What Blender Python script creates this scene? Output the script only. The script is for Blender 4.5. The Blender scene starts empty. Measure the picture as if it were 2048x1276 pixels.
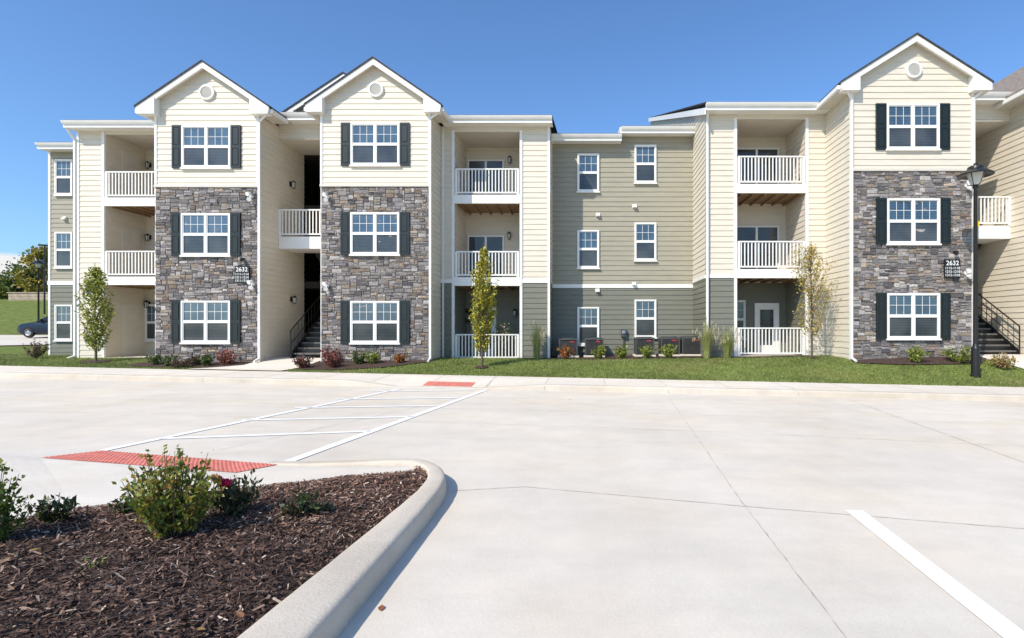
import bpy, bmesh, math, random
import numpy as np
from mathutils import Vector
random.seed(7); RNG = np.random.default_rng(11)
C = bpy.context.scene.collection
R = math.radians
# ---------------------------------------------------------------- measured camera
F, CX, CY, H = 1099.0, 1170.0, 655.0, 1.55
K = 0.012                                   # the lot falls gently to the right
def X(px, Y): return (px-CX)*Y/F
def Z(py, Y): return H-(py-CY)*Y/F
def lot(x): return -K*x
def gp(px, py, h=0.0):
    t = (H-h)*F/((py-CY)-K*(px-CX))
    x = (px-CX)/F*t
    return (x, t, lot(x)+h)
# ---------------------------------------------------------------- materials
def mat(name, col, rough=0.6, var=0.12, scale=4.0, bump=0.0, bscale=None, metal=0.0, attr=False, trans=0.0, spec=0.5, stretch=None):
    m = bpy.data.materials.new(name); m.use_nodes = True
    nt = m.node_tree; N = nt.nodes; L = nt.links
    b = N['Principled BSDF']; out = N['Material Output']
    b.inputs['Roughness'].default_value = rough; b.inputs['Metallic'].default_value = metal
    b.inputs['Specular IOR Level'].default_value = spec
    tc = N.new('ShaderNodeTexCoord')
    mp = N.new('ShaderNodeMapping'); L.new(tc.outputs['Object'], mp.inputs[0])
    if stretch: mp.inputs['Scale'].default_value = stretch
    no = N.new('ShaderNodeTexNoise'); no.inputs['Scale'].default_value = scale; no.inputs['Detail'].default_value = 6
    L.new(mp.outputs[0], no.inputs['Vector'])
    mr = N.new('ShaderNodeMapRange'); mr.inputs[1].default_value = .3; mr.inputs[2].default_value = .7
    mr.inputs[3].default_value = 1-var; mr.inputs[4].default_value = 1+var
    L.new(no.outputs['Fac'], mr.inputs[0])
    mx = N.new('ShaderNodeMix'); mx.data_type = 'RGBA'; mx.blend_type = 'MULTIPLY'; mx.inputs[0].default_value = 1
    if attr:
        a = N.new('ShaderNodeAttribute'); a.attribute_name = 'col'; L.new(a.outputs['Color'], mx.inputs[6])
    else: mx.inputs[6].default_value = (*col, 1)
    L.new(mr.outputs[0], mx.inputs[7]); L.new(mx.outputs[2], b.inputs['Base Color'])
    if bump:
        n2 = N.new('ShaderNodeTexNoise'); n2.inputs['Scale'].default_value = bscale or scale*6; n2.inputs['Detail'].default_value = 5
        L.new(mp.outputs[0], n2.inputs['Vector'])
        bp = N.new('ShaderNodeBump'); bp.inputs['Strength'].default_value = bump; bp.inputs['Distance'].default_value = .02
        L.new(n2.outputs['Fac'], bp.inputs['Height']); L.new(bp.outputs[0], b.inputs['Normal'])
    if trans:
        t = N.new('ShaderNodeBsdfTranslucent'); L.new(mx.outputs[2], t.inputs['Color'])
        s = N.new('ShaderNodeMixShader'); s.inputs[0].default_value = trans
        L.new(b.outputs[0], s.inputs[1]); L.new(t.outputs[0], s.inputs[2]); L.new(s.outputs[0], out.inputs['Surface'])
    return m
def concrete_mat(name, col, stain=.22, brad=.35, bdist_=.006):
    m = bpy.data.materials.new(name); m.use_nodes = True
    nt = m.node_tree; N = nt.nodes; L = nt.links; b = N['Principled BSDF']
    b.inputs['Roughness'].default_value = .88; b.inputs['Specular IOR Level'].default_value = .2
    tc = N.new('ShaderNodeTexCoord')
    def noise(s, d, rough=.55, st=None):
        mp = N.new('ShaderNodeMapping'); L.new(tc.outputs['Object'], mp.inputs[0])
        if st: mp.inputs['Scale'].default_value = st
        n = N.new('ShaderNodeTexNoise'); n.inputs['Scale'].default_value = s; n.inputs['Detail'].default_value = d
        n.inputs['Roughness'].default_value = rough; L.new(mp.outputs[0], n.inputs['Vector']); return n.outputs['Fac']
    def rng(f, a, bb, lo, hi):
        r = N.new('ShaderNodeMapRange'); r.inputs[1].default_value = a; r.inputs[2].default_value = bb
        r.inputs[3].default_value = lo; r.inputs[4].default_value = hi; L.new(f, r.inputs[0]); return r.outputs[0]
    def mul(a, bb):
        q = N.new('ShaderNodeMath'); q.operation = 'MULTIPLY'; L.new(a, q.inputs[0]); L.new(bb, q.inputs[1]); return q.outputs[0]
    big = rng(noise(.35, 5), .35, .7, 1.04, 1-stain*.7)
    mid = rng(noise(2.2, 8, .65), .35, .7, 1.03, 1-stain*.45)
    stk = rng(noise(1.3, 6, .6, (.25, 1.6, 1)), .45, .75, 1.0, 1-stain*.5)
    fine = rng(noise(70, 4, .7), .3, .75, 1.05, .92)
    f = mul(mul(big, mid), mul(stk, fine))
    mx = N.new('ShaderNodeMix'); mx.data_type = 'RGBA'; mx.blend_type = 'MULTIPLY'; mx.inputs[0].default_value = 1
    tint = N.new('ShaderNodeMix'); tint.data_type = 'RGBA'
    tint.inputs[6].default_value = (*col, 1); tint.inputs[7].default_value = (col[0]*1.0, col[1]*.97, col[2]*.925, 1)
    L.new(rng(noise(.6, 4), .45, .65, 0, 1), tint.inputs[0])
    L.new(tint.outputs[2], mx.inputs[6]); L.new(f, mx.inputs[7]); L.new(mx.outputs[2], b.inputs['Base Color'])
    bp = N.new('ShaderNodeBump'); bp.inputs['Strength'].default_value = brad; bp.inputs['Distance'].default_value = bdist_
    L.new(noise(55, 6, .7), bp.inputs['Height']); L.new(bp.outputs[0], b.inputs['Normal'])
    return m
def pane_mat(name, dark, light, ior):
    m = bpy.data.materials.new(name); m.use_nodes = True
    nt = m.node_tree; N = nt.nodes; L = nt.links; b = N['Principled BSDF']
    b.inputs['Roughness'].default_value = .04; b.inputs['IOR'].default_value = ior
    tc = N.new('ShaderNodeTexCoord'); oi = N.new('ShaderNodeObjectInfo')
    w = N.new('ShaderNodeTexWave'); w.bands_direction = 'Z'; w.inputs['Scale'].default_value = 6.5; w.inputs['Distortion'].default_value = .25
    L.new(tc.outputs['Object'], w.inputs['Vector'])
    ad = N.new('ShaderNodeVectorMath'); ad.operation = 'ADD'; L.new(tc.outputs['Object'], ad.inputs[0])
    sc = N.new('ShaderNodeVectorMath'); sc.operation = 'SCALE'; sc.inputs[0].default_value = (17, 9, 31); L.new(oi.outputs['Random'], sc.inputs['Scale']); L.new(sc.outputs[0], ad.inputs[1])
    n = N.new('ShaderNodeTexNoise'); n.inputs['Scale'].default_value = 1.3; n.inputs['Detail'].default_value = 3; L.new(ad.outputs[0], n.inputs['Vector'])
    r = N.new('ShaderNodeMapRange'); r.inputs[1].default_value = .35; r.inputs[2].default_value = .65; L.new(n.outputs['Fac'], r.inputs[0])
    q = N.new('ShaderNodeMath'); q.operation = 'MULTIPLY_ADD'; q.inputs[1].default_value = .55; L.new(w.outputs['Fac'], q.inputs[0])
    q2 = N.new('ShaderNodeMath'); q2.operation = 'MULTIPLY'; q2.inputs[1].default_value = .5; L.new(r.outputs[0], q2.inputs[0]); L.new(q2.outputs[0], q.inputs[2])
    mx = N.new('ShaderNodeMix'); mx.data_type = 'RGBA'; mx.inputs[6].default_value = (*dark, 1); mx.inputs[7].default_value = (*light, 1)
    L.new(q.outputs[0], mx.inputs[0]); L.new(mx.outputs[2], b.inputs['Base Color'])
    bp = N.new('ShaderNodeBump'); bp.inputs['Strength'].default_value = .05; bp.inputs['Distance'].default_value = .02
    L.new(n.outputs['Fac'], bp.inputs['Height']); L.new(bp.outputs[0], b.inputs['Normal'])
    return m
M = dict(
 cream=mat('cream_siding', (.67,.603,.487), .55, .05, 2.0, .15, 60, stretch=(1,1,6)),
 khaki=mat('khaki_siding', (.325,.297,.222), .55, .06, 2.0, .15, 60, stretch=(1,1,6)),
 green=mat('grey_green_siding', (.172,.17,.13), .55, .06, 2.0, .15, 60, stretch=(1,1,6)),
 white=mat('white_trim', (.80,.78,.73), .45, .04, 3),
 soffit=mat('soffit', (.62,.57,.48), .6, .04, 3),
 stone=mat('stone', (.3,.3,.3), .9, .36, 22, 1.0, 55, attr=True),
 mortar=mat('mortar', (.15,.137,.125), .95, .2, 20, .4),
 shutter=mat('shutter', (.010,.0155,.014), .4, .15, 6),
 shingle=mat('shingle', (.045,.04,.04), .9, .4, 9, .6, 40),
 shingle2=mat('shingle_grey', (.25,.205,.17), .9, .35, 9, .6, 40),
 wood=mat('deck_underside', (.26,.16,.085), .8, .25, 5, .2, stretch=(1,8,1)),
 conc=concrete_mat('lot_concrete', (.70,.632,.535), .15),
 walk=concrete_mat('walk_concrete', (.74,.675,.58), .12),
 kerb=concrete_mat('kerb_concrete', (.64,.57,.475), .24, .55, .010),
 joint=mat('joint', (.49,.43,.355), .95, .5, 5),
 paint=mat('road_paint', (.90,.89,.87), .6, .05, 30, .2, 90),
 red=mat('tactile_red', (.64,.195,.145), .75, .22, 9, .2),
 mulch=mat('mulch', (.065,.036,.025), .95, .5, 18, .9, 60),
 chip=mat('mulch_chip', (.1,.1,.1), .9, .25, 20, attr=True),
 soil=mat('lawn_soil', (.15,.185,.05), 1.0, .3, 3, .5, 40, spec=.05),
 leaf=mat('leaf', (.1,.1,.1), .45, .15, 10, attr=True, trans=.3),
 bark=mat('bark', (.13,.095,.065), .9, .3, 20, .6),
 black=mat('black_metal', (.012,.012,.012), .35, .1, 6),
 ac=mat('grey_metal', (.07,.07,.066), .5, .15, 6),
 acdark=mat('dark_core', (.012,.012,.012), .8, .1, 6),
 badge=mat('badge_red', (.35,.04,.04), .5, .1, 6),
 glass_lamp=mat('lamp_glass', (.55,.55,.5), .2, .05, 6),
 yellow=mat('yellow_tag', (.75,.5,.02), .6, .05, 6),
 tread=mat('stair_tread', (.13,.12,.11), .8, .2, 6),
 inner=mat('inner_dark', (.03,.026,.021), .9, .2, 3),  # near-black brown, paints deep shade into the passages; also colours the pot
 up=pane_mat('pane_upper', (.02,.045,.075), (.085,.14,.19), 1.75),  # blue in the base colour stands in for reflected sky
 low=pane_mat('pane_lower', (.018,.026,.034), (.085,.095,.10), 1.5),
 carp=mat('car_paint', (.008,.016,.032), .3, .05, 3, spec=.3),
 carg=mat('car_glass', (.008,.009,.011), .12, .02, 3, spec=.3),
 rubber=mat('tyre', (.015,.015,.015), .85, .1, 5),
 rim=mat('rim', (.45,.45,.46), .3, .05, 5, metal=.9),
 tail=mat('lamp_clear', (.6,.6,.62), .15, .05, 5),
 block=mat('tan_block', (.40,.32,.24), .9, .2, 2, .5),
 door=mat('door_white', (.66,.62,.53), .5, .05, 3),
)
# ---------------------------------------------------------------- mesh builder
def wl(o):
    v = Vector(o.location)
    while o.parent: o = o.parent; v = v+Vector(o.location)
    return v
class MB:
    def __init__(s): s.v = []; s.f = []; s.m = []; s.c = []
    def face(s, pts, m=0, col=None):
        i = len(s.v); s.v += [tuple(p) for p in pts]; s.f.append(tuple(range(i, i+len(pts)))); s.m.append(m)
        if col is not None: s.c += [col]*len(pts)
    def box(s, x0, x1, y0, y1, z0, z1, m=0):
        i = len(s.v)
        s.v += [(x,y,z) for z in (z0,z1) for y in (y0,y1) for x in (x0,x1)]
        for q in ((0,1,5,4),(2,6,7,3),(0,4,6,2),(1,3,7,5),(0,2,3,1),(4,5,7,6)): s.f.append(tuple(i+k for k in q)); s.m.append(m)
    def hexa(s, pts, m=0):                    # 8 points: 4 on one end, 4 on the other
        b = len(s.v); s.v += [tuple(p) for p in pts]
        for q in ((0,1,2,3),(7,6,5,4),(0,4,5,1),(1,5,6,2),(2,6,7,3),(3,7,4,0)): s.f.append(tuple(b+w_ for w_ in q)); s.m.append(m)
    def prism(s, poly, y0, y1, m=0):          # poly in (x,z)
        n = len(poly); i = len(s.v)
        s.v += [(x,y0,z) for x,z in poly]+[(x,y1,z) for x,z in poly]
        s.f.append(tuple(range(i,i+n))); s.m.append(m); s.f.append(tuple(range(i+2*n-1,i+n-1,-1))); s.m.append(m)
        for k in range(n):
            j = (k+1)%n; s.f.append((i+k,i+n+k,i+n+j,i+j)); s.m.append(m)
    def cyl(s, p0, p1, r0, r1=None, n=8, m=0):
        r1 = r0 if r1 is None else r1
        a, b = Vector(p0), Vector(p1); d = (b-a)
        if d.length < 1e-6: return
        d.normalize(); u = d.orthogonal().normalized(); w = d.cross(u); i = len(s.v)
        for c, r in ((a,r0),(b,r1)):
            for k in range(n):
                t = 2*math.pi*k/n; s.v.append(tuple(c+u*math.cos(t)*r+w*math.sin(t)*r))
        for k in range(n):
            j = (k+1)%n; s.f.append((i+k,i+j,i+n+j,i+n+k)); s.m.append(m)
        s.f.append(tuple(range(i+n-1,i-1,-1))); s.m.append(m); s.f.append(tuple(range(i+n,i+2*n))); s.m.append(m)
    def lathe(s, c, prof, n=16, m=0, axis='z'):
        i = len(s.v)
        for r, z in prof:
            for k in range(n):
                t = 2*math.pi*k/n
                if axis == 'z': s.v.append((c[0]+r*math.cos(t), c[1]+r*math.sin(t), c[2]+z))
                else: s.v.append((c[0]+r*math.cos(t), c[1]+z, c[2]+r*math.sin(t)))
        for q in range(len(prof)-1):
            for k in range(n):
                j = (k+1)%n; s.f.append((i+q*n+k,i+q*n+j,i+(q+1)*n+j,i+(q+1)*n+k)); s.m.append(m)
    def build(s, name, mats, parent=None, org=None, loc=None, smooth=False):
        if not isinstance(mats, (list,tuple)): mats = [mats]
        o0 = Vector(org) if org is not None else (wl(parent) if parent and loc is None else Vector((0,0,0)))
        me = bpy.data.meshes.new(name)
        me.from_pydata([(a-o0.x,b-o0.y,c-o0.z) for a,b,c in s.v], [], s.f)
        for mm in mats: me.materials.append(mm)
        if len(mats) > 1: me.polygons.foreach_set('material_index', s.m)
        if smooth: me.polygons.foreach_set('use_smooth', [True]*len(me.polygons))
        if s.c:
            at = me.attributes.new('col','FLOAT_COLOR','POINT'); at.data.foreach_set('color', np.array([(*c,1) for c in s.c],dtype=np.float32).ravel())
        me.update()
        return link(name, me, parent, loc if loc is not None else (org if org is not None and not parent else None))
def link(name, me, parent=None, loc=None):
    o = bpy.data.objects.new(name, me); C.objects.link(o); o.parent = parent
    if loc is not None: o.location = Vector(loc)-(wl(parent) if parent else Vector((0,0,0)))
    return o
def np_mesh(name, V, Fq, cols, mats, parent=None, org=(0,0,0)):
    me = bpy.data.meshes.new(name); n = len(V); k = Fq.shape[1]
    V = V-np.array(org)
    me.vertices.add(n); me.vertices.foreach_set('co', V.astype(np.float32).ravel())
    me.loops.add(Fq.size); me.loops.foreach_set('vertex_index', Fq.astype(np.int32).ravel())
    me.polygons.add(len(Fq)); me.polygons.foreach_set('loop_start', np.arange(0,Fq.size,k,dtype=np.int32))
    me.materials.append(mats)
    if cols is not None:
        at = me.attributes.new('col','FLOAT_COLOR','POINT')
        at.data.foreach_set('color', np.concatenate([cols,np.ones((n,1))],1).astype(np.float32).ravel())
    me.update(calc_edges=True); me.validate()
    return link(name, me, parent)
def tag(o, label=None, cat=None, group=None, kind=None):
    if label: o['label'] = label
    if cat: o['category'] = cat
    if group: o['group'] = group
    if kind: o['kind'] = kind
    return o
def empty(name, loc, label, cat, group=None, rz=0):
    o = bpy.data.objects.new(name, None); C.objects.link(o); o.location = loc; o.rotation_euler = (0,0,rz); o.empty_display_size = .2
    return tag(o, label, cat, group)
def struct(o): o['kind'] = 'structure'; return o
def copy_tree(o, loc, label=None, group=None, rz=None):
    def rec(s, p):
        c = s.copy(); C.objects.link(c); c.parent = p
        for ch in s.children: rec(ch, c)
        return c
    r = rec(o, None); r.location = loc
    if rz is not None: r.rotation_euler = (0,0,rz)
    if label: r['label'] = label
    if group: r['group'] = group
    return r
# ---------------------------------------------------------------- ground lines
kA, kB = gp(0,755), gp(2048,803)
kslope = (kB[1]-kA[1])/(kB[0]-kA[0])
def Yk(x): return kA[1]+(x-kA[0])*kslope
def Ysb(x): return Yk(x)+1.95
BX = [-60,-21,-12,-5,0,4,10,20,60]; BZ = [.62,.42,.48,.48,.44,.52,.64,.72,.8]
HY = [-5,23,33,39,45,60,100,140]; HZ = [0,0,.36,.55,1.3,4.0,6.0,7.5]
def G(x, y):
    t = min(1, max(0, (y-Ysb(x))/2.7)); t = t*t*(3-2*t)
    a = lot(x)+.14; b = float(np.interp(x, BX, BZ))
    return a+(b-a)*t+float(np.interp(y, HY, HZ))
# ---------------------------------------------------------------- setting
m = MB(); m.face([(-1500,-1500,-1.6),(1500,-1500,-1.6),(1500,1500,-1.6),(-1500,1500,-1.6)])
struct(m.build('ground', M['soil']))
def line_strip(mb, p, q, w, h, mi, n=14, wob=.0):
    p = np.array(p[:2]); q = np.array(q[:2]); d = (q-p)/np.linalg.norm(q-p); nn = np.array([-d[1],d[0]])
    pts = []
    for k in range(n+1):
        c = p+(q-p)*k/n+nn*random.uniform(-wob,wob); ww = w*(1+random.uniform(-.35,.35)*(wob>0)); pts.append((c-nn*ww/2, c+nn*ww/2))
    for k in range(n):
        a,b = pts[k]; c,d2 = pts[k+1]
        mb.face([(a[0],a[1],lot(a[0])+h),(c[0],c[1],lot(c[0])+h),(d2[0],d2[1],lot(d2[0])+h),(b[0],b[1],lot(b[0])+h)], mi)
m = MB()
xs = np.linspace(-60,45,22)
for i in range(21):
    a,b = xs[i],xs[i+1]
    m.face([(a,-25,lot(a)),(b,-25,lot(b)),(b,Yk(b)+.05,lot(b)),(a,Yk(a)+.05,lot(a))])
for p,q in (((1692,1276),(1482,1002)),((1482,1002),(1340,798))): line_strip(m, gp(*p), gp(*q), .008, .0035, 1, 30, .004)
line_strip(m, gp(1692,1276), (gp(1692,1276)[0]-.1,-4,0), .009, .0035, 1)
for pts in ([(905,982),(1050,974),(1500,1014),(2048,1058),(2900,1122)], [(800,842),(1400,862),(2048,893),(2600,920)],[(0,790),(700,812),(1340,828),(2048,850)],[(640,838),(330,830),(0,822)]):
    for p,q in zip(pts[:-1],pts[1:]): line_strip(m, gp(*p), gp(*q), .0075, .0035, 1, 26, .004)
for p,q in (((440,900),(965,786)),((0,838),(560,775)),((2048,925),(1700,800))): line_strip(m, gp(*p), gp(*q), .0075, .0035, 1, 26, .004)
struct(m.build('parking_lot', [M['conc'],M['joint']]))
# painted markings
def marking(p, q, w):
    mb = MB(); line_strip(mb, gp(*p), gp(*q), w, .0075, 0, 10); struct(mb.build('road_marking', M['paint']))
marking((205,902),(800,778),.12); marking((560,930),(972,780),.13)
for p,q in (((320,878),(742,863)),((484,841),(828,834)),((590,816),(872,812)),((672,799),(915,796)),((742,783),(948,781))): marking(p,q,.115)
marking((1708,1022),(2070,1305),.15)
# far kerb with a dropped crossing, and the sidewalk behind it
xd = [gp(p,770)[0] for p in (700,800,968,1100)]
def kh(x): return float(np.interp(x, xd, [.135,.012,.012,.135]))
m = MB(); xs = sorted(list(np.linspace(-60,45,80))+list(xd))
prof = [(0,0,-.05),(.015,.75,0),(.035,.95,0),(.06,1,0),(.17,1.03,0)]
rows = [[(x, Yk(x)+o, lot(x)+(kh(x)*f if f else -.05)) for o,f,_ in prof] for x in xs]
for a,b in zip(rows[:-1],rows[1:]):
    for k in range(len(prof)-1): m.face([a[k],b[k],b[k+1],a[k+1]])
for x in np.arange(-40,30,3.0):
    if kh(x) > .1: m.face([(x,Yk(x)-.002,lot(x)),(x+.012,Yk(x)-.002,lot(x)),(x+.012,Yk(x)+.012,lot(x)+kh(x)*.8),(x,Yk(x)+.012,lot(x)+kh(x)*.8)],1)
struct(m.build('kerb', [M['kerb'],M['joint']]))
m = MB()
for a,b in zip(xs[:-1],xs[1:]):
    for v0,v1 in ((0,.75),(.75,1)):
        def P(x,v): return (x, Yk(x)+.17+1.8*v, lot(x)+kh(x)*1.03+(.142-kh(x)*1.03)*min(1,v/.75))
        m.face([P(a,v0),P(b,v0),P(b,v1),P(a,v1)])
for x in np.arange(-40,30,1.5):
    for v0,v1 in ((.02,.75),(.75,.99)):
        p,q = P(x,v0),P(x,v1); m.face([(p[0],p[1],p[2]+.003),(p[0]+.014,p[1],p[2]+.003),(q[0]+.014,q[1],q[2]+.003),(q[0],q[1],q[2]+.003)],1)
struct(m.build('sidewalk', [M['walk'],M['joint']]))
m = MB()
xa,xb = gp(852,770)[0],gp(952,770)[0]
p0,p1,p2,p3 = P(xa,.03),P(xb,.03),P(xb,.34),P(xa,.34)
m.face([(p[0],p[1],p[2]+.005) for p in (p0,p1,p2,p3)])
for i in range(22):
    for j in range(9):
        x = xa+(xb-xa)*(i+.5)/22; v = .03+.31*(j+.5)/9; p = P(x,v); m.lathe((p[0],p[1],p[2]+.005),[(.016,0),(.01,.005),(.0,.005)],6)
struct(m.build('tactile_paving', M['red']))
# lawn and hill
m = MB(); xs2 = list(np.linspace(-95,-24,30))+list(np.linspace(-23,22,70))+list(np.linspace(24,60,8))
vs = [-.1,.0,.25,.5,.75,1,1.3,1.6,2,2.4,2.8,3.5,5,7,10,13,16,19,22,25,30,35,40,47,60,80,120]
g = [[(x, Ysb(x)+v, G(x,Ysb(x)+v)-(.03 if v < 0 else .0)) for v in vs] for x in xs2]
for i in range(len(xs2)-1):
    for j in range(len(vs)-1): m.face([g[i][j],g[i+1][j],g[i+1][j+1],g[i][j+1]])
struct(m.build('lawn', M['soil']))
def sheet(name, polys, dz, material, res=.14):
    bm = bmesh.new()
    for poly in polys:
        b2 = bmesh.new(); xs_ = [p[0] for p in poly]; ys_ = [p[1] for p in poly]
        rr = max(res, (max(xs_)-min(xs_))/80)
        nx = int((max(xs_)-min(xs_))/rr)+2; ny = int((max(ys_)-min(ys_))/rr)+2
        vv = [[b2.verts.new((min(xs_)+i*rr, min(ys_)+j*rr, 0)) for j in range(ny)] for i in range(nx)]
        for i in range(nx-1):
            for j in range(ny-1): b2.faces.new((vv[i][j],vv[i+1][j],vv[i+1][j+1],vv[i][j+1]))
        n = len(poly); area = sum(poly[i][0]*poly[(i+1)%n][1]-poly[(i+1)%n][0]*poly[i][1] for i in range(n))
        for i in range(n):
            a = Vector((*poly[i],0)); b = Vector((*poly[(i+1)%n],0)); d = b-a; nn = Vector((d.y,-d.x,0))*(1 if area > 0 else -1)
            bmesh.ops.bisect_plane(b2, geom=b2.verts[:]+b2.edges[:]+b2.faces[:], plane_co=a, plane_no=nn, clear_outer=True)
        mp = {}
        for v in b2.verts: mp[v] = bm.verts.new((v.co.x, v.co.y, G(v.co.x,v.co.y)+dz))
        for f in b2.faces: bm.faces.new([mp[v] for v in f.verts])
        b2.free()
    me = bpy.data.meshes.new(name); bm.to_mesh(me); bm.free(); me.materials.append(material)
    return struct(link(name, me))
pathL = [[(-10.68,20.5),(-8.66,20.5),(-8.72,17.4),(-10.8,17.4)],[(-10.8,17.4),(-8.72,17.4),(-9.0,16.2),(-12.0,16.5)]]
pathR = [[(11.9,19),(13.82,19),(15.6,13.9),(13.3,13.95),(11.95,16.3)]]
bedL1 = [[(-14.5,17.2),(-12.9,16.85),(-11.4,16.95),(-10.85,17.45),(-10.72,18.05),(-14.5,18.05)]]
bedL2 = [[(-8.9,16.65),(-7.6,16.55),(-6.2,16.95),(-5.0,17.7),(-4.9,18.1),(-8.64,18.1),(-8.7,17.4)]]
bedM = [[(-2.4,19.0),(.5,18.75),(4.1,18.3),(4.1,20.8),(-1.2,20.8),(-2.4,19.3)],[(4.1,18.3),(5.6,17.85),(7.5,18.0),(7.5,18.5),(4.1,18.5)]]
bedR = [[(8.1,16.35),(9.5,16.05),(11.5,15.95),(11.9,16.3),(11.8,16.75),(8.1,16.75)]]
bedR2 = [[(13.9,16.7),(14.0,16.2),(16,15.8),(18,16),(18,16.75)]]
t1 = (X(190,18.3),18.3); t2 = (X(963,16.9),16.9); t3 = (X(1624,17.3),17.3)
def ring(c, r): return [(c[0]+r*math.cos(a), c[1]+r*math.sin(a)*1.0) for a in np.linspace(0,2*math.pi,14)[:-1]]
sheet('path', pathL, .03, M['walk']); sheet('path', pathR, .03, M['walk'])
beds = [bedL1,bedL2,bedM,bedR,bedR2,[ring(t1,.45)],[ring(t2,.2)],[ring(t3,.2)]]
for b in beds: sheet('mulch_bed', b, .035, M['mulch'])
sheet('driveway', [[(-70,26.3),(-31,26.3),(-25,29),(-25,37),(-70,37)]], .05, M['conc'], .8)
def inpoly(px, py, poly):
    n = len(poly); res = np.zeros(px.shape, bool); j = n-1
    for i in range(n):
        xi,yi = poly[i]; xj,yj = poly[j]
        c = ((yi > py) != (yj > py)) & (px < (xj-xi)*(py-yi)/((yj-yi) if yj != yi else 1e-9)+xi); res ^= c; j = i
    return res
# grass blades
n = 170000
gx = RNG.uniform(-24,15,n); gy = RNG.uniform(0,1,n)**1.25*5.2
gy = gy+kA[1]+(gx-kA[0])*kslope+1.97
front = np.select([gx<-18.3,gx<-14.05,gx<-5.05,gx<-1.23,gx<4.07,gx<8.1],[24,19.75,17.95,19.25,20.6,18.45],16.65)
ok = gy < front
for b in beds+[pathL,pathR]:
    for poly in b: ok &= ~inpoly(gx, gy, poly)
gx,gy = gx[ok],gy[ok]; n = len(gx)
gz = np.array([G(a,b) for a,b in zip(gx,gy)])
ang = RNG.uniform(0,6.283,n); hh = RNG.uniform(.02,.065,n); wd = RNG.uniform(.006,.012,n)
lean = RNG.normal(0,.035,(n,2))
V = np.zeros((n,3,3)); V[:,0] = np.stack([gx-np.cos(ang)*wd,gy-np.sin(ang)*wd,gz-.005],1); V[:,1] = np.stack([gx+np.cos(ang)*wd,gy+np.sin(ang)*wd,gz-.005],1)
V[:,2] = np.stack([gx+lean[:,0],gy+lean[:,1],gz+hh],1)
pal = np.array([(.18,.235,.055),(.225,.275,.07),(.29,.32,.095),(.13,.18,.04),(.38,.33,.14)])
cc = pal[RNG.choice(5,n,p=[.3,.31,.2,.12,.07])]*RNG.uniform(.75,1.25,(n,1))
patch = .78+.4*(np.sin(gx*1.7+np.sin(gy*2.1)*1.3)*.3+np.sin(gx*.63+gy*1.9)*.2+.5); cc = cc*patch[:,None]
dry = np.clip(np.sin(gx*.9+2*np.sin(gy*.8+1))*np.sin(gx*.41-gy*1.3)-.45,0,1)[:,None]; cc = cc*(1-dry)+np.array([.36,.29,.13])*dry
o = np_mesh('grass', V.reshape(-1,3), np.arange(3*n).reshape(-1,3), np.repeat(cc,3,0), M['leaf'])
tag(o, 'short green lawn grass in front of the apartment building', 'grass', kind='stuff')
# ---------------------------------------------------------------- foreground island
kp = [(-1.20,-1),(-1.22,.8),(-1.225,2.5),(-1.23,4.3),(-1.25,4.85),(-1.31,5.2),(-1.44,5.5),(-1.66,5.75),(-2.0,5.88),(-2.5,5.95),(-3.0,6.05),(-3.5,6.2)]
kp2 = [Vector((*p,0)) for p in kp]
dense = []
for i in range(len(kp2)-1):
    a,b = kp2[max(i-1,0)],kp2[i]; c = kp2[i+1]; d = kp2[min(i+2,len(kp2)-1)]
    for t in np.linspace(0,1,9)[:-1]:
        dense.append(.5*((2*b)+(c-a)*t+(2*a-5*b+4*c-d)*t*t+(3*b-a-3*c+d)*t**3))
dense.append(kp2[-1])
m = MB(); rows = []; inner = []
for i,p in enumerate(dense):
    t = (dense[min(i+1,len(dense)-1)]-dense[max(i-1,0)]).normalized(); nn = Vector((-t.y,t.x,0))
    s = float(np.interp(p.x, [-3.5,-1.75], [.08,1])); w = float(np.interp(p.y, [2.3,4.6,5.6], [.35,.2,.16]))
    pr = [(-.003,-.03),(.004,.06),(.010,.118),(.020,.142),(.036,.151),(.06,.154),(w*.5,.155),(w-.03,.154),(w-.006,.146),(w,.07)]
    rows.append([(p.x+nn.x*(o_+random.uniform(-.002,.002)), p.y+nn.y*o_, lot(p.x)+z_*(s if z_ > 0 else 1)+random.uniform(-.0015,.0015)) for o_,z_ in pr]); inner.append((p.x+nn.x*(w-.008),p.y+nn.y*(w-.008)))
for a,b in zip(rows[:-1],rows[1:]):
    for k in range(len(a)-1): m.face([a[k],b[k],b[k+1],a[k+1]])
o = struct(m.build('island_kerb', M['kerb'], smooth=True))
bm = bmesh.new(); bm.from_mesh(o.data); bmesh.ops.remove_doubles(bm, verts=bm.verts, dist=.0004); bm.to_mesh(o.data); bm.free()
r0 = [gp(-420,868,.09),gp(0,884,.06),gp(205,902,.01),gp(555,930,.01),gp(700,933,.07),gp(822,934,.135)]
r1 = [gp(-420,890,.11),gp(-30,905,.09),gp(82,916,.05),gp(472,946,.05),gp(690,938,.12),gp(824,936,.142)]
r2 = [gp(-420,1105,.145),gp(0,1043,.145),gp(150,1016,.145),gp(505,974,.145),gp(690,952,.145),gp(828,940,.145)]
m = MB()
for a,b in ((r0,r1),(r1,r2)):
    for i in range(len(a)-1):
        for u in range(4):
            for v in range(4):
                def Q(uu,vv): return tuple(np.array(a[i])*(1-uu)*(1-vv)+np.array(a[i+1])*uu*(1-vv)+np.array(b[i])*(1-uu)*vv+np.array(b[i+1])*uu*vv)
                m.face([Q(u/4,v/4),Q((u+1)/4,v/4),Q((u+1)/4,(v+1)/4),Q(u/4,(v+1)/4)])
for i in range(len(r2)-1):
    a,b = np.array(r2[i]),np.array(r2[i+1]); m.face([a,b,b-(0,.0,.1),a-(0,0,.1)])
struct(m.build('island_walk', M['walk']))
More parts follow.
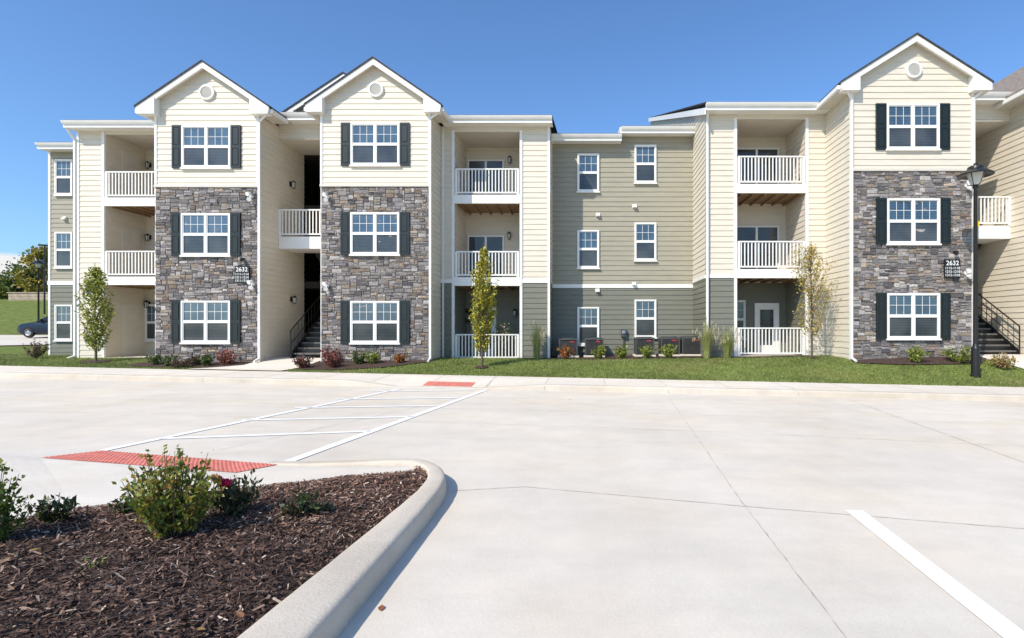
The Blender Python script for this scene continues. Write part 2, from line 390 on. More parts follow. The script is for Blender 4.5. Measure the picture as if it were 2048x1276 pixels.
m = MB()
def PD(u,v): return np.array(r0[2])*(1-u)*(1-v)+np.array(r0[3])*u*(1-v)+np.array(r1[2])*(1-u)*v+np.array(r1[3])*u*v+np.array((0,0,.006))
for u in range(6):
    m.face([PD(u/6,0),PD((u+1)/6,0),PD((u+1)/6,1),PD(u/6,1)])
for i in range(46):
    for j in range(11): m.lathe(tuple(PD((i+.5)/46,(j+.5)/11)),[(.0165,0),(.011,.0055),(0,.0055)],7)
struct(m.build('tactile_paving', M['red']))
inn = [p for p in inner if p[0] > -1.75]
mpoly = [(-8,-1)]+inn+[(p[0],p[1]+.04) for p in r2[::-1]]+[(-8,3.0)]
PA = np.array(mpoly)
def bdist(x, y):
    d = np.full(np.shape(x), 9.0)
    for i in range(1,len(PA)-2):
        a,b = PA[i],PA[i+1]; ab = b-a; L2 = (ab**2).sum()+1e-9
        t = np.clip(((x-a[0])*ab[0]+(y-a[1])*ab[1])/L2,0,1); d = np.minimum(d, np.hypot(x-a[0]-t*ab[0], y-a[1]-t*ab[1]))
    return d
def mulz(x, y):
    d = bdist(x,y); t = np.clip(d/.7,0,1); t = t*(2-t)
    return -K*x+.112+.09*t+.014*np.sin(x*9+np.sin(y*7))*np.sin(y*8+1)*np.clip(d*5,0,1)
xs_ = np.arange(-8,-1.3,.06); ys_ = np.arange(-1,6.2,.06)
gxx,gyy = np.meshgrid(xs_,ys_,indexing='ij'); zz = mulz(gxx,gyy); inside = inpoly(gxx,gyy,mpoly)
nx,ny = gxx.shape; idx = np.arange(nx*ny).reshape(nx,ny)
cent = inside[:-1,:-1]|inside[1:,:-1]|inside[1:,1:]|inside[:-1,1:]
zz = np.where(inside,zz,zz-.03)
fq = np.stack([idx[:-1,:-1],idx[1:,:-1],idx[1:,1:],idx[:-1,1:]],-1)[cent]
struct(np_mesh('mulch_bed', np.stack([gxx,gyy,zz],-1).reshape(-1,3), fq, None, M['mulch']))
n = 80000
y_ = 1.7+4.0*RNG.uniform(0,1,n)**1.15; x_ = RNG.uniform(-5.8,-1.4,n); ok = inpoly(x_,y_,mpoly)&(bdist(x_,y_) > .012); x_,y_ = x_[ok],y_[ok]; n = len(x_)
z_ = mulz(x_,y_)+RNG.uniform(.0,.028,n)
a_ = RNG.uniform(0,6.283,n); tl = RNG.normal(0,.32,n); L_ = RNG.uniform(.006,.030,n)*RNG.uniform(.6,1.4,n); W_ = RNG.uniform(.0016,.0065,n); rl = RNG.normal(0,.6,n)
u = np.stack([np.cos(a_)*np.cos(tl),np.sin(a_)*np.cos(tl),np.sin(tl)],1); v = np.stack([-np.sin(a_)*np.cos(rl),np.cos(a_)*np.cos(rl),np.sin(rl)],1)
p = np.stack([x_,y_,z_],1); th = RNG.uniform(.3,1,(n,1))
V = np.stack([p-u*L_[:,None]-v*W_[:,None],p+u*L_[:,None]-v*W_[:,None]*th,p+u*L_[:,None]+v*W_[:,None]*th,p-u*L_[:,None]+v*W_[:,None]],1)
pal = np.array([(.05,.028,.02),(.095,.053,.037),(.165,.097,.068),(.024,.014,.011),(.29,.195,.14),(.46,.36,.28)])
cc = pal[RNG.choice(6,n,p=[.27,.28,.20,.12,.09,.04])]*RNG.uniform(.75,1.25,(n,1))
far = np.clip((y_-3.2)/1.8,0,1)[:,None]; cc = cc*(1+.6*far)+np.array([.05,.024,.013])*far      # drier, redder chips towards the tip
o = np_mesh('wood_chips', V.reshape(-1,3), np.arange(4*n).reshape(-1,4), np.repeat(cc,4,0), M['chip'])
tag(o, 'shredded dark brown wood mulch filling the island planting bed', 'mulch', kind='stuff')
# ---------------------------------------------------------------- foliage
def leaf_mesh(name, P_, size, cols, probs, parent, elong=1.7, up=None, shade=None):
    P_ = np.asarray(P_); n = len(P_)
    u = RNG.normal(size=(n,3))
    if up is not None: u = u*.6+up
    u /= np.linalg.norm(u,axis=1)[:,None]; w = RNG.normal(size=(n,3)); v = np.cross(u,w); v /= np.linalg.norm(v,axis=1)[:,None]
    nn = np.cross(u,v)
    L = size*RNG.uniform(.65,1.3,(n,1)); W = L/elong
    V = np.stack([P_-u*L, P_-u*L*.1+v*W+nn*W*.3, P_+u*L, P_-u*L*.1-v*W+nn*W*.3],1)
    c = np.array(cols)[RNG.choice(len(cols),n,p=probs)]*RNG.uniform(.75,1.25,(n,1))
    return np_mesh(name, V.reshape(-1,3), np.arange(4*n).reshape(-1,4), np.repeat(c,4,0), M['leaf'], parent, wl(parent))
def twig_plant(root, rad, h, ntw, per, size, cols, probs, elong=1.7, lo=.25, lean=.9, stems='stem', droop=0):
    b = wl(root); pts = []; dirs = []; mb = MB()
    bo = min(.03,rad*.08)
    for i in range(ntw):
        a = random.uniform(0,6.283); q = math.sqrt(random.random()); r = rad*q
        hh = h*random.uniform(.62,1.0)*(1-.35*q*q)
        tip = b+Vector((math.cos(a)*r*lean*random.uniform(.8,1.15), math.sin(a)*r*lean, hh)); mid = b+Vector((math.cos(a)*r*.55,math.sin(a)*r*.55,hh*.45)); st = b+Vector((math.cos(a)*bo,math.sin(a)*bo,0))
        th = max(.003,h*.006)
        mb.cyl(st,mid,th*1.5,th,5); mb.cyl(mid,tip,th,th*.4,5)
        for k in range(per):
            t = random.uniform(lo,1.02); pt = (st*(1-t*2)+mid*t*2) if t < .5 else (mid*(2-2*t)+tip*(2*t-1))
            pts.append(tuple(pt+Vector((random.gauss(0,1),random.gauss(0,1),random.gauss(0,.8)))*size*.9)); d = (tip-mid).normalized(); dirs.append(tuple(d*.7))
    mb.cyl(b-Vector((0,0,.02)),b+Vector((0,0,.02)),bo+.006,bo+.004,8)
    mb.build(stems, M['bark'], root); leaf_mesh('foliage', pts, size, cols, probs, root, elong, np.array(dirs))
GREEN = [(.11,.175,.025),(.075,.125,.018),(.18,.25,.04),(.28,.26,.05)]; GP = [.4,.25,.27,.08]
YEL = [(.13,.18,.025),(.22,.25,.035),(.36,.31,.05),(.40,.23,.04)]; YP = [.36,.34,.21,.09]
DARK = [(.03,.055,.018),(.055,.08,.025),(.08,.062,.035),(.13,.14,.04)]; DP = [.4,.32,.16,.12]
RED = [(.28,.055,.045),(.16,.04,.035),(.34,.1,.06),(.13,.10,.035)]; RP = [.4,.28,.22,.1]
def mb_z(x,y): return float(mulz(np.array(x),np.array(y)))
def fgpos(px, py):
    x,y,_ = gp(px,py,.2); return (x,y,mb_z(x,y)-.01)
s = empty('shrub', fgpos(348,1072), 'tall leafy green shrub with yellowing lower leaves in the foreground mulch', 'shrub')
twig_plant(s,.33,.60,68,44,.018,YEL,YP,1.8,.2)
s = empty('shrub', fgpos(-26,1090), 'green shrub cut by the left edge of the foreground', 'shrub')
twig_plant(s,.22,.54,46,44,.018,GREEN,GP,1.8,.12)
def dark_plant(px, py, rad, h, label, n=18, flower=None):
    s = empty('bedding_plant', fgpos(px,py), label, 'plant', None)
    twig_plant(s,rad,h,n,12,.028,DARK,DP,2.6,.3,1.1)
    if flower:
        b = wl(s); pts = []
        for f in flower:
            for k in range(26): a = k*.9; q = random.uniform(.005,.03); pts.append(tuple(b+Vector(f)+Vector((math.cos(a)*q,math.sin(a)*q,random.uniform(-.012,.016)))))
        leaf_mesh('flower', pts, .024, [(.70,.02,.12),(.58,.012,.08)], [.6,.4], s, 1.2)
    return s
dark_plant(103,1046,.12,.22,'dark leaved bedding plant left of the foreground shrub, beside the walk')
dark_plant(258,1030,.1,.18,'small dark leaved bedding plant just left behind the tall foreground shrub',12)
dark_plant(468,1030,.17,.32,'dark leaved bedding plant with magenta flowers, right of the tall foreground shrub',34,[(-.04,-.13,.30),(.03,-.14,.27),(-.10,-.16,.26)])
dark_plant(598,1030,.12,.2,'dark bedding plant standing alone in the mulch near the island tip',16)
dark_plant(640,1024,.06,.07,'tiny dark seedling beside the bedding plant near the island tip',7)
s = empty('weed', fgpos(186,1136), 'small yellow-green weed sprouting from the bare mulch', 'weed')
twig_plant(s,.05,.07,9,5,.014,[(.32,.36,.06),(.2,.26,.04)],[.6,.4],4,.2,1.4)
def fallen(px, py, h, col, label, size=.035, onlot=True):
    x,y,z = gp(px,py,h); z = (lot(x)+.008) if onlot else mb_z(x,y)+.03
    mb = MB(); c = math.cos(px); sn = math.sin(px)
    P2 = [(-1,0,0),(-.55,.35,.12),(0,.5,.2),(.5,.32,.1),(1,.0,.15),(.5,-.35,.22),(0,-.5,.12),(-.55,-.33,.05)]
    ring_ = [(x+(a*c-b*sn)*size, y+(a*sn+b*c)*size, z+d*size) for a,b,d in P2]; ctr = (x,y,z)
    for i in range(8): mb.face([ctr,ring_[i],ring_[(i+1)%8]],0,col)
    tag(mb.build('fallen_leaf', M['leaf'], org=(x,y,z)), label, 'leaf')
fallen(762,1219,0,(.33,.12,.05),'curled orange-brown fallen leaf on the concrete beside the island kerb',.03)
fallen(70,1112,.2,(.42,.3,.09),'yellow fallen leaf on the mulch at far left',.03,False)
fallen(8,1134,.2,(.45,.3,.18),'tan fallen leaf at the left edge of the mulch',.04,False)
fallen(480,1215,.2,(.34,.16,.07),'brown fallen leaf on the mulch near the bottom of the kerb',.035,False)
fallen(402,1252,.2,(.36,.22,.08),'ochre fallen leaf at the lower edge of the mulch bed',.025,False)
fallen(1140,800,0,(.25,.12,.05),'tiny brown leaf on the lot near the far kerb',.03)
# ---------------------------------------------------------------- the building
BR = empty('apartment_building', (-3,18,.45), 'three storey cream apartment building with stone fronted gabled bays and white railed balconies', 'apartment building')
EX = .185
def siding(A, B, z0, z1, material, lim=None, name='wall', parent=BR):
    mb = MB(); A = Vector(A); B = Vector(B); d = (B-A); L = d.length; d.normalize(); out = Vector((d.y,-d.x))
    def Pq(s,z,o): q = A+d*s+out*o; return (q.x,q.y,z)
    k = math.floor(z0/EX); z = z0
    while z < z1-1e-4:
        k += 1; zt = min(k*EX, z1)
        if zt-z > .004:
            a0,a1 = lim(z) if lim else (0,L); b0,b1 = lim(zt) if lim else (0,L)
            if a1 > a0:
                j = random.uniform(-.0025,.0025)
                mb.face([Pq(a0,z,.022+j),Pq(a1,z,.022-j),Pq(max(b1,b0),zt,.004),Pq(b0,zt,.004)])
                mb.face([Pq(a0,z,-.01),Pq(a1,z,-.01),Pq(a1,z,.022-j),Pq(a0,z,.022+j)])
        z = zt
    return mb.build(name, material, parent)
def part_box(name, mt, *a, parent=BR):
    mb = MB(); mb.box(*a); return mb.build(name, M[mt], parent)
STC = [(.24,.215,.20),(.175,.158,.15),(.32,.29,.27),(.265,.21,.158),(.195,.145,.11),(.10,.094,.094),(.40,.365,.33),(.215,.195,.20),(.33,.265,.20)]
STP = [.26,.19,.15,.10,.06,.08,.06,.07,.03]
def stone_wall(x0, x1, Y, z0, z1):
    part_box('stone_backing','mortar', x0, x1, Y-.014, Y+.1, z0, z1)
    cw, ch = .055, .046; nx = int((x1-x0)/cw); nz = int((z1-z0)/ch); cw = (x1-x0)/nx; ch = (z1-z0)/nz
    occ = np.zeros((nx,nz),bool); mb = MB()
    for j in range(nz):
        for i in range(nx):
            if occ[i,j]: continue
            h = random.choices([1,2,3],[.34,.44,.22])[0]; w = random.choices([1,2,3,4,5,6,7,8],[.02,.09,.20,.23,.2,.14,.08,.04])[0]
            if h >= 3: w = max(3,min(w,6))
            h = min(h,nz-j); ww = 0
            while ww < w and i+ww < nx and not occ[i+ww,j]: ww += 1
            while h > 1 and occ[i:i+ww,j:j+h].any(): h -= 1
            occ[i:i+ww,j:j+h] = True
            a,b = x0+i*cw+.003, x0+(i+ww)*cw-.003; c,d = z0+j*ch+.0025, z0+(j+h)*ch-.0025
            jt = lambda s=.005: random.uniform(-s,s)
            base = [(a+jt(),c+jt()),(b+jt(),c+jt()),(b+jt(),d+jt()),(a+jt(),d+jt())]
            dep = random.uniform(.020,.050); ins = random.uniform(.004,.011)
            cx_,cz_ = (a+b)/2,(c+d)/2
            top = [(x-math.copysign(ins,x-cx_)+jt(.004), Y-dep+jt(.009), z-math.copysign(ins,z-cz_)+jt(.004)) for x,z in base]
            bs = [(x,Y-.010,z) for x,z in base]
            col = random.choices(STC,STP)[0]; f = random.uniform(.78,1.2)*1.05; col = tuple(q*f for q in col)
            ctr = (cx_+jt(.02),Y-dep-random.uniform(-.004,.012),cz_+jt(.008))
            for k in range(4):
                f2 = random.uniform(.9,1.1); c2 = tuple(q*f2 for q in col)
                mb.face([top[k],top[(k+1)%4],ctr],0,c2)
                mb.face([bs[k],bs[(k+1)%4],top[(k+1)%4],top[k]],0,col)
    mb.build('stone_facing', M['stone'], BR)
# windows ------------------------------------------------------
def window_meshes(w, h, dbl):
    f = MB(); t = .05; y0,y1 = -.06,.03
    f.box(-w/2,-w/2+t,y0,y1,-h/2,h/2); f.box(w/2-t,w/2,y0,y1,-h/2,h/2); f.box(-w/2+t,w/2-t,y0,y1,h/2-t,h/2); f.box(-w/2+t,w/2-t,y0,y1,-h/2,-h/2+t)
    units = [(-w/2+t,-.032),(.032,w/2-t)] if dbl else [(-w/2+t,w/2-t)]
    if dbl: f.box(-.032,.032,y0+.004,y1,-h/2+t,h/2-t)
    mu = MB(); pn = MB()
    for a,b in units:
        s = .026
        f.box(a,b,-.045,y1,-.02,.02)
        for lo,hi,yy in ((-h/2+t,-.02,-.048),(.02,h/2-t,-.040)):
            f.box(a,a+s,yy,y1,lo,hi); f.box(b-s,b,yy,y1,lo,hi); f.box(a+s,b-s,yy,y1,lo,lo+s); f.box(a+s,b-s,yy,y1,hi-s,hi)
        lo,hi = .02+s,h/2-t-s; aa,bb = a+s,b-s
        for k in (1,2): q = aa+(bb-aa)*k/3; mu.box(q-.006,q+.006,-.023,-.015,lo,hi)
        q = (lo+hi)/2; mu.box(aa,bb,-.022,-.016,q-.006,q+.006)
        pn.face([(aa,-.018,lo),(bb,-.018,lo),(bb,-.018,hi),(aa,-.018,hi)],0)
        lo2,hi2 = -h/2+t+s,-.02-s; pn.face([(aa,-.022,lo2),(bb,-.022,lo2),(bb,-.022,hi2),(aa,-.022,hi2)],1)
    si = MB(); si.box(-w/2-.03,w/2+.03,-.085,.03,-h/2-.05,-h/2-.001)
    return f,mu,pn,si
def make_mesh(mb, name, mats):
    o = mb.build(name, mats); me = o.data; bpy.data.objects.remove(o); return me
WM = {}
for key,w,h,d in (('dbl',1.6,1.37,True),('sgl',.82,1.42,False),('slim',.70,1.42,False)):
    f,mu,pn,si = window_meshes(w,h,d)
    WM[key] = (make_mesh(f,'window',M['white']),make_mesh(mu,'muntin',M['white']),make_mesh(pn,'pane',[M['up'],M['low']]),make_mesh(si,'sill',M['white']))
def window(key, x, Y, z):
    a = link('window', WM[key][0], BR, (x,Y,z))
    for k,nm in ((1,'muntin'),(2,'pane'),(3,'sill')): link(nm, WM[key][k], a, (x,Y,z))
sh = MB(); w,h = .31,1.40
sh.box(-w/2,w/2,-.03,.03,-h/2,h/2)
for lo,hi in ((-h/2+.07,-.05),(.05,h/2-.07)):
    for a,b,c,d in ((-w/2,-w/2+.05,lo,hi),(w/2-.05,w/2,lo,hi)): sh.box(a,b,-.042,-.03,c,d)
    sh.box(-w/2+.075,w/2-.075,-.045,-.03,lo+.03,hi-.03)
for c,d in ((-h/2,-h/2+.07),(-.05,.05),(h/2-.07,h/2)): sh.box(-w/2,w/2,-.042,-.03,c,d)
SHM = make_mesh(sh,'shutter',M['shutter'])
def bay_windows(cx, Y, zs, stone):
    for i,z in enumerate(zs):
        yo = Y-.035 if i > 0 else Y-.012
        window('dbl', cx, yo, z)
        for s in (-1,1): link('shutter', SHM, BR, (cx+s*.965, yo-.012, z))
# gable bay ----------------------------------------------------
def gable_roof(cx, Yf, wh, ze, rise, half, yside, shing, Yb=26):
    sl = rise/half; ap = ze+rise; y0 = Yf-.22
    r = MB()
    for s in (-1,1):
        so = MB(); rk = MB(); gt = MB(); rt = MB()
        e = cx+s*(half+.03); ez = ze-.03*sl
        r.prism([(cx,ap+.085),(e,ez+.085),(e,ez+.03),(cx,ap+.03)], y0-.06, Yb)
        so.prism([(cx,ap-.03),(cx+s*half,ze-.03),(cx+s*half,ze-.06),(cx,ap-.06)], y0+.03, Yb)
        rk.prism([(cx,ap+.03),(cx+s*half,ze+.03),(cx+s*half,ze-.14),(cx,ap-.165)], y0-.03, y0+.03)
        xw = wh-.14
        rt.prism([(cx+s*(half-.02),ze-.2),(cx+s*(half-.02),ze-.05),(cx+s*xw,ze+(half-xw)*sl-.08),(cx+s*xw,ze-.2)], y0-.045, Yf+.0)
        ys = yside[0 if s < 0 else 1]
        gt.box(min(cx+s*(half-.02),cx+s*(half+.08)),max(cx+s*(half-.02),cx+s*(half+.08)),y0+.05,ys,ze-.14,ze-.02)
        so.box(min(cx+s*wh,cx+s*(half-.03)),max(cx+s*wh,cx+s*(half-.03)),Yf+.003,ys,ze-.15,ze-.11)
        so.build('soffit', M['soffit'], BR); rk.build('rake_board', M['white'], BR); rt.build('eave_return', M['white'], BR); gt.build('gutter', M['white'], BR)
    r.build('gable_roof', shing, BR)
def gable_vent(x, Y, z):
    mb = MB(); mb.lathe((x,Y,z),[(.25,.02),(.25,-.06),(.19,-.075),(.185,-.03),(0,-.03)],28,0,'y')
    for k in range(-5,6):
        zz_ = k*.032; hw = math.sqrt(max(0,.18**2-zz_**2)); mb.face([(x-hw,Y-.035,z+zz_+.012),(x+hw,Y-.035,z+zz_+.012),(x+hw,Y-.062,z+zz_-.012),(x-hw,Y-.062,z+zz_-.012)])
    mb.build('gable_vent', M['white'], BR)
def bay(x0, x1, Y, ztop_stone, ze, rise, half, zs, yside, vent_z, shing, sideR=None, sideL=None):
    cx = (x0+x1)/2; wh = (x1-x0)/2; sl = rise/half; ap = ze+rise
    stone_wall(x0,x1,Y,0,ztop_stone)
    def lim(z): q = min(wh,(ap-.05-z)/sl); return (wh-q, wh+q)
    siding((x0,Y),(x1,Y),ztop_stone+.06,ap-.1,M['cream'],lim)
    part_box('ledge','soffit',x0-.03,x1+.03,Y-.07,Y+.05,ztop_stone-.005,ztop_stone+.065)
    for xx in (x0,x1):
        if xx == x0: part_box('corner_board','white',xx-.03,xx+.045,Y-.034,Y+.075,ztop_stone+.066,ze+.3)
        else: part_box('corner_board','white',xx-.045,xx+.03,Y-.034,Y+.075,ztop_stone+.066,ze+.3)
        part_box('corner_board','white',xx-.03,xx+.034,Y+.0,Y+.09,0,ztop_stone-.006)
    if sideR: siding((x1,Y+.08),(x1,sideR),0,ze-.1,M['cream'])
    if sideL: siding((x0,sideL),(x0,Y+.08),0,ze-.1,M['cream'])
    gable_roof(cx,Y,wh,ze,rise,half,yside,shing)
    gable_vent(cx+.02,Y-.02,vent_z)
    bay_windows(cx,Y,zs,True)
xL1 = (X(312,18),X(517,18)); xL2 = (X(643,18),X(860,18)); xR = (X(1703,16.7),X(1945,16.7)); xR2 = (13.85,17.5)
bay(*xL1,18,6.14,8.66,1.45,2.15,[7.46,4.59,1.74],(19.35,18.8),Z(186,18),M['shingle'],sideR=20.9,sideL=22)
bay(*xL2,18,6.16,8.72,1.50,2.19,[7.54,4.62,1.73],(18.8,18.85),Z(180,18),M['shingle'],sideR=19.3,sideL=27)
bay(*xR,16.7,6.30,8.86,1.43,2.26,[7.64,4.77,1.90],(18.05,17.6),Z(141,16.7),M['shingle'],sideR=26,sideL=18.5)
bay(*xR2,16.7,6.30,8.80,2.0,2.28,[7.64,4.77,1.90],(22,22),Z(141,16.7),M['shingle2'],sideR=20,sideL=26)
# flat fronts --------------------------------------------------
def eave(x0, x1, Yf, ze, yb=29, name='eave', sl=.2):
    mb = MB(); mb.box(x0,x1,Yf-.398,Yf+.05,ze,ze+.04)
    mb.box(x0,x1,Yf-.44,Yf-.40,ze-.02,ze+.19)
    mb.build(name, M['white'], BR)
    gm = MB()
    pr_ = [(-.44,ze+.08),(-.50,ze+.1),(-.53,ze+.15),(-.55,ze+.2),(-.53,ze+.2),(-.45,ze+.185)]
    n_ = len(pr_)
    for xx in (x0,x1): gm.v += [(xx,Yf+a,b) for a,b in pr_]
    for k in range(n_): j = (k+1)%n_; gm.f.append((k,j,n_+j,n_+k)); gm.m.append(0)
    gm.f += [tuple(range(n_)),tuple(range(2*n_-1,n_-1,-1))]; gm.m += [0,0]
    gm.build('gutter', M['white'], BR)
    rm = MB(); zt = ze+.21
    rm.hexa([(xx,yy,zz_) for xx in (x0,x1) for yy,zz_ in ((Yf-.47,zt-.01),(Yf-.47,zt+.03),(yb,zt+(yb-Yf)*sl+.03),(yb,zt+(yb-Yf)*sl-.01))])
    rm.build('roof', M['shingle'], BR)
    return zt
def corner(xx, Y, z0=0.2, z1=8.7, w=.085): part_box('corner_board','white',xx-w/2,xx+w/2,Y-.034,Y+.06,z0,z1)
def downspout(x, Y, z0, z1, top=None):
    mb = MB(); mb.box(x-.035,x+.035,Y-.1,Y-.036,z0,z1)
    if top: mb.cyl((x,Y-.07,z1-.02),top,.04,.04,6)
    mb.cyl((x,Y-.07,z0+.03),(x,Y-.35,z0-.05),.04,.04,6)
    mb.build('downspout', M['white'], BR)
# S0 far left, recessed
xs0 = (X(98,22),-18.2); zbnd = Z(570,22)
siding((xs0[0],22),(xs0[1],22),.2,zbnd,M['green']); siding((xs0[0],22),(xs0[1],22),zbnd+.16,8.65,M['khaki'])
siding((xs0[0],29),(xs0[0],22),.2,8.65,M['khaki'])
part_box('band_board','white',xs0[0]-.03,xs0[1],21.96,22.03,zbnd,zbnd+.16)
corner(xs0[0]+.04,22,z1=8.62); eave(-21.5,xs0[1]-.1,22,8.58)
for py in (355,500,645): window('slim', X(130,22), 21.98, Z(py,22))
def railing(x0, x1, Y, zt, zb_, parent=BR):
    mb = MB(); mb.box(x0,x1,Y-.035,Y+.035,zt-.045,zt); mb.box(x0,x1,Y-.025,Y+.025,zb_+.06,zb_+.11)
    n = max(3,round((x1-x0)/.118))
    for k in range(1,n): q = x0+(x1-x0)*k/n; mb.box(q-.018,q+.018,Y-.018,Y+.018,zb_+.11,zt-.045)
    for q in (x0+.03,x1-.03): mb.box(q-.04,q+.04,Y-.04,Y+.04,zb_,zt-.046)
    mb.build('railing', M['white'], parent)
def slide_door(x0, x1, Y, z0, z1, single=False):
    mb = MB(); t = .06
    mb.box(x0,x0+t,Y-.05,Y,z0,z1); mb.box(x1-t,x1,Y-.05,Y,z0,z1); mb.box(x0+t,x1-t,Y-.05,Y,z1-t,z1); mb.box(x0+t,x1-t,Y-.05,Y,z0,z0+t)
    if not single: mb.box((x0+x1)/2-.04,(x0+x1)/2+.04,Y-.045,Y,z0+t,z1-t)
    else:
        mb.box(x0+t,x0+.2,Y-.035,Y,z0+t,z1-t); mb.box(x1-.2,x1-t,Y-.035,Y,z0+t,z1-t); mb.box(x0+.2,x1-.2,Y-.035,Y,z1-.24,z1-t); mb.box(x0+.2,x1-.2,Y-.035,Y,z0+t,z0+.3)
    o = mb.build('patio_door', M['white'], BR)
    pm = MB(); pm.face([(x0+t,Y-.022,z0+t),(x1-t,Y-.022,z0+t),(x1-t,Y-.022,z1-t),(x0+t,Y-.022,z1-t)]); pm.build('pane', M['low'], o)
def balcony(x0, x1, Yf, dep, levels, ztop, wallm, lowm=None, zlow=None, ground=.4, ground_rail=None):
    Yb = Yf+dep
    rng_ = [(ground-.1,zlow,lowm),(zlow,ztop,wallm)] if lowm else [(ground-.1,ztop,wallm)]
    for a,b,mt in rng_:
        siding((x0,Yf+.03),(x0,Yb),a,b,mt); siding((x0,Yb),(x1,Yb),a,b,mt); siding((x1,Yb),(x1,Yf+.03),a,b,mt)
    part_box('balcony_ceiling','soffit',x0,x1,Yf+.03,Yb,ztop,ztop+.1)
    part_box('patio_slab','walk',x0-.05,x1+.05,Yf-.1,Yb,ground-.3,ground)
    for zt,zr in levels:
        part_box('balcony_floor','wood',x0,x1,Yf+.05,Yb,zt-.26,zt-.04)
        part_box('balcony_fascia','white',x0-.06,x1+.06,Yf-.06,Yf+.05,zt-.3,zt)
        for q in np.arange(x0+.2,x1,.4): part_box('joist','wood',q-.02,q+.02,Yf+.06,Yb-.01,zt-.34,zt-.262)
        railing(x0+.04,x1-.04,Yf-.0,zr,zt)
    if ground_rail: railing(x0+.04,x1-.04,Yf,ground_rail,ground)
    for xx in (x0,x1): corner(xx-.04 if xx == x0 else xx+.04, Yf-.012, .2, ztop+.02, .095)
# S1 left balcony stack
x0,x1 = X(155,19.8),-14.05; ox0,ox1 = X(210,19.8),-14.5
siding((x0,19.8),(ox0,19.8),.2,8.64,M['cream']); siding((ox1,19.8),(x1,19.8),.2,8.64,M['cream']); siding((x0,24),(x0,19.8),.2,8.64,M['khaki'])
corner(x0+.04,19.8,z1=8.62); eave(x0-.1,x1+.2,19.8,8.62)
balcony(ox0,ox1,19.8,1.85,[(6.22,7.17),(3.38,4.31)],8.58,M['cream'],ground=.47)
part_box('header_board','cream',ox0,ox1,19.79,19.86,8.5,8.64)
for a,b in ((6.22,8.2),(3.38,5.4),(.47,2.5)): slide_door(-16.75,-15.2,21.62,a,b)
for a in (6.22,3.38,.47): part_box('closet_door','door',ox0,ox0+.035,20.5,21.3,a+.02,a+1.95)
window('slim', -17.02+.1, 21.6, 1.75)
downspout(xs0[1]-.55+.3,22,.5,8.4,None); downspout(x0-.06,19.83,.5,8.3,(x0-.08,19.4,8.68))
# breezeways
def breezeway(xa, xb, Y, dz, fx0, fx1, deep=0):
    siding((xa,Y+1.2),(xb,Y+1.2),8.12+dz,8.7+dz,M['cream'])
    eave(xa-.02,xb+.02,Y+1.2,8.66+dz)
    part_box('breezeway_ceiling','soffit',xa-.001,xb,Y+1.22,Y+2.88,8.1+dz,8.2+dz)
    part_box('breezeway_ceiling','inner',xa-deep,xb,Y+2.885,Y+9,8.1+dz,8.2+dz)  # rear ceiling coloured darker than the front one, as painted shade
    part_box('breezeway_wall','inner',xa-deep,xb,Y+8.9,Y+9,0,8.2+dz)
    if deep:                                   # corridor widens to the flat doors behind the stair, painted dark for shade
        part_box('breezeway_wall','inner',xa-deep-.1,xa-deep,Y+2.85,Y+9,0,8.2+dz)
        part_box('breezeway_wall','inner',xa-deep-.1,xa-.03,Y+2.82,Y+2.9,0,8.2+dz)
        part_box('breezeway_wall','inner',xb-.05,xb-.026,Y+3.2,Y+8.9,0,8.1+dz)  # thin dark sheet over the cream side wall, standing in for shade
    zl = 4.72+dz
    part_box('landing','white',xa+.02,xb-.02,Y+1.16,Y+2.3,zl-.42,zl)
    railing(xa+.03,xb-.03,Y+1.17,zl+.95,zl)
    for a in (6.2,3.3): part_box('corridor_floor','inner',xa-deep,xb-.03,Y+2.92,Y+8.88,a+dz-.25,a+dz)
    mb = MB()
    n_ = 10; z0 = .5+dz; y0 = Y+.75
    for k in range(n_):
        mb.box(fx0,fx1,y0+k*.27,y0+k*.27+.3,z0+(k+1)*.178-.05,z0+(k+1)*.178); mb.box(fx0,fx1,y0+k*.27+.24,y0+k*.27+.262,z0+(k+1)*.178,z0+(k+2)*.178-.05,1)
    for xx in (fx0-.03,fx1):
        mb.hexa([(xx+q,yy,zz_) for q in (0,.03) for yy,zz_ in ((y0-.1,z0-.1),(y0-.1,z0+.2),(y0+n_*.27,z0+n_*.178+.2),(y0+n_*.27,z0+n_*.178-.15))],1)
    mb.build('stair_flight', [M['tread'],M['black']], BR)
    up = MB(); yb_ = Y+2.3
    for k in range(9): up.box(fx0,fx1,yb_+k*.27,yb_+k*.27+.3,zl-(k+1)*.165-.05,zl-(k+1)*.165)
    up.hexa([(xx,yy,zz_) for xx in (fx0,fx1) for yy,zz_ in ((yb_,zl-.25),(yb_,zl-.5),(yb_+2.5,zl-2.05),(yb_+2.5,zl-1.75))])
    up.build('stair_flight', M['inner'], BR)
    for xx in (fx0-.01,fx1-.02):
        hm = MB(); p0 = Vector((xx,y0-.15,z0+.95)); p1 = Vector((xx,y0+n_*.27,z0+n_*.178+.95))
        hm.cyl(p0,p1,.022,.022,6); hm.cyl(p0-Vector((0,0,.45)),p1-Vector((0,0,.45)),.013,.013,6); hm.cyl(p0,p0-Vector((0,0,.95)),.022,.022,6)
        for k in range(1,13):
            p = p0+(p1-p0)*k/12; hm.cyl(p,p-Vector((0,0,.8)),.008,.008,5)
        hm.build('handrail', M['black'], BR)
breezeway(xL1[1],xL2[0],18,0,-9.95,-8.72,1.3)
breezeway(xR[1],xR2[0],16.7,.14,12.35,13.7)
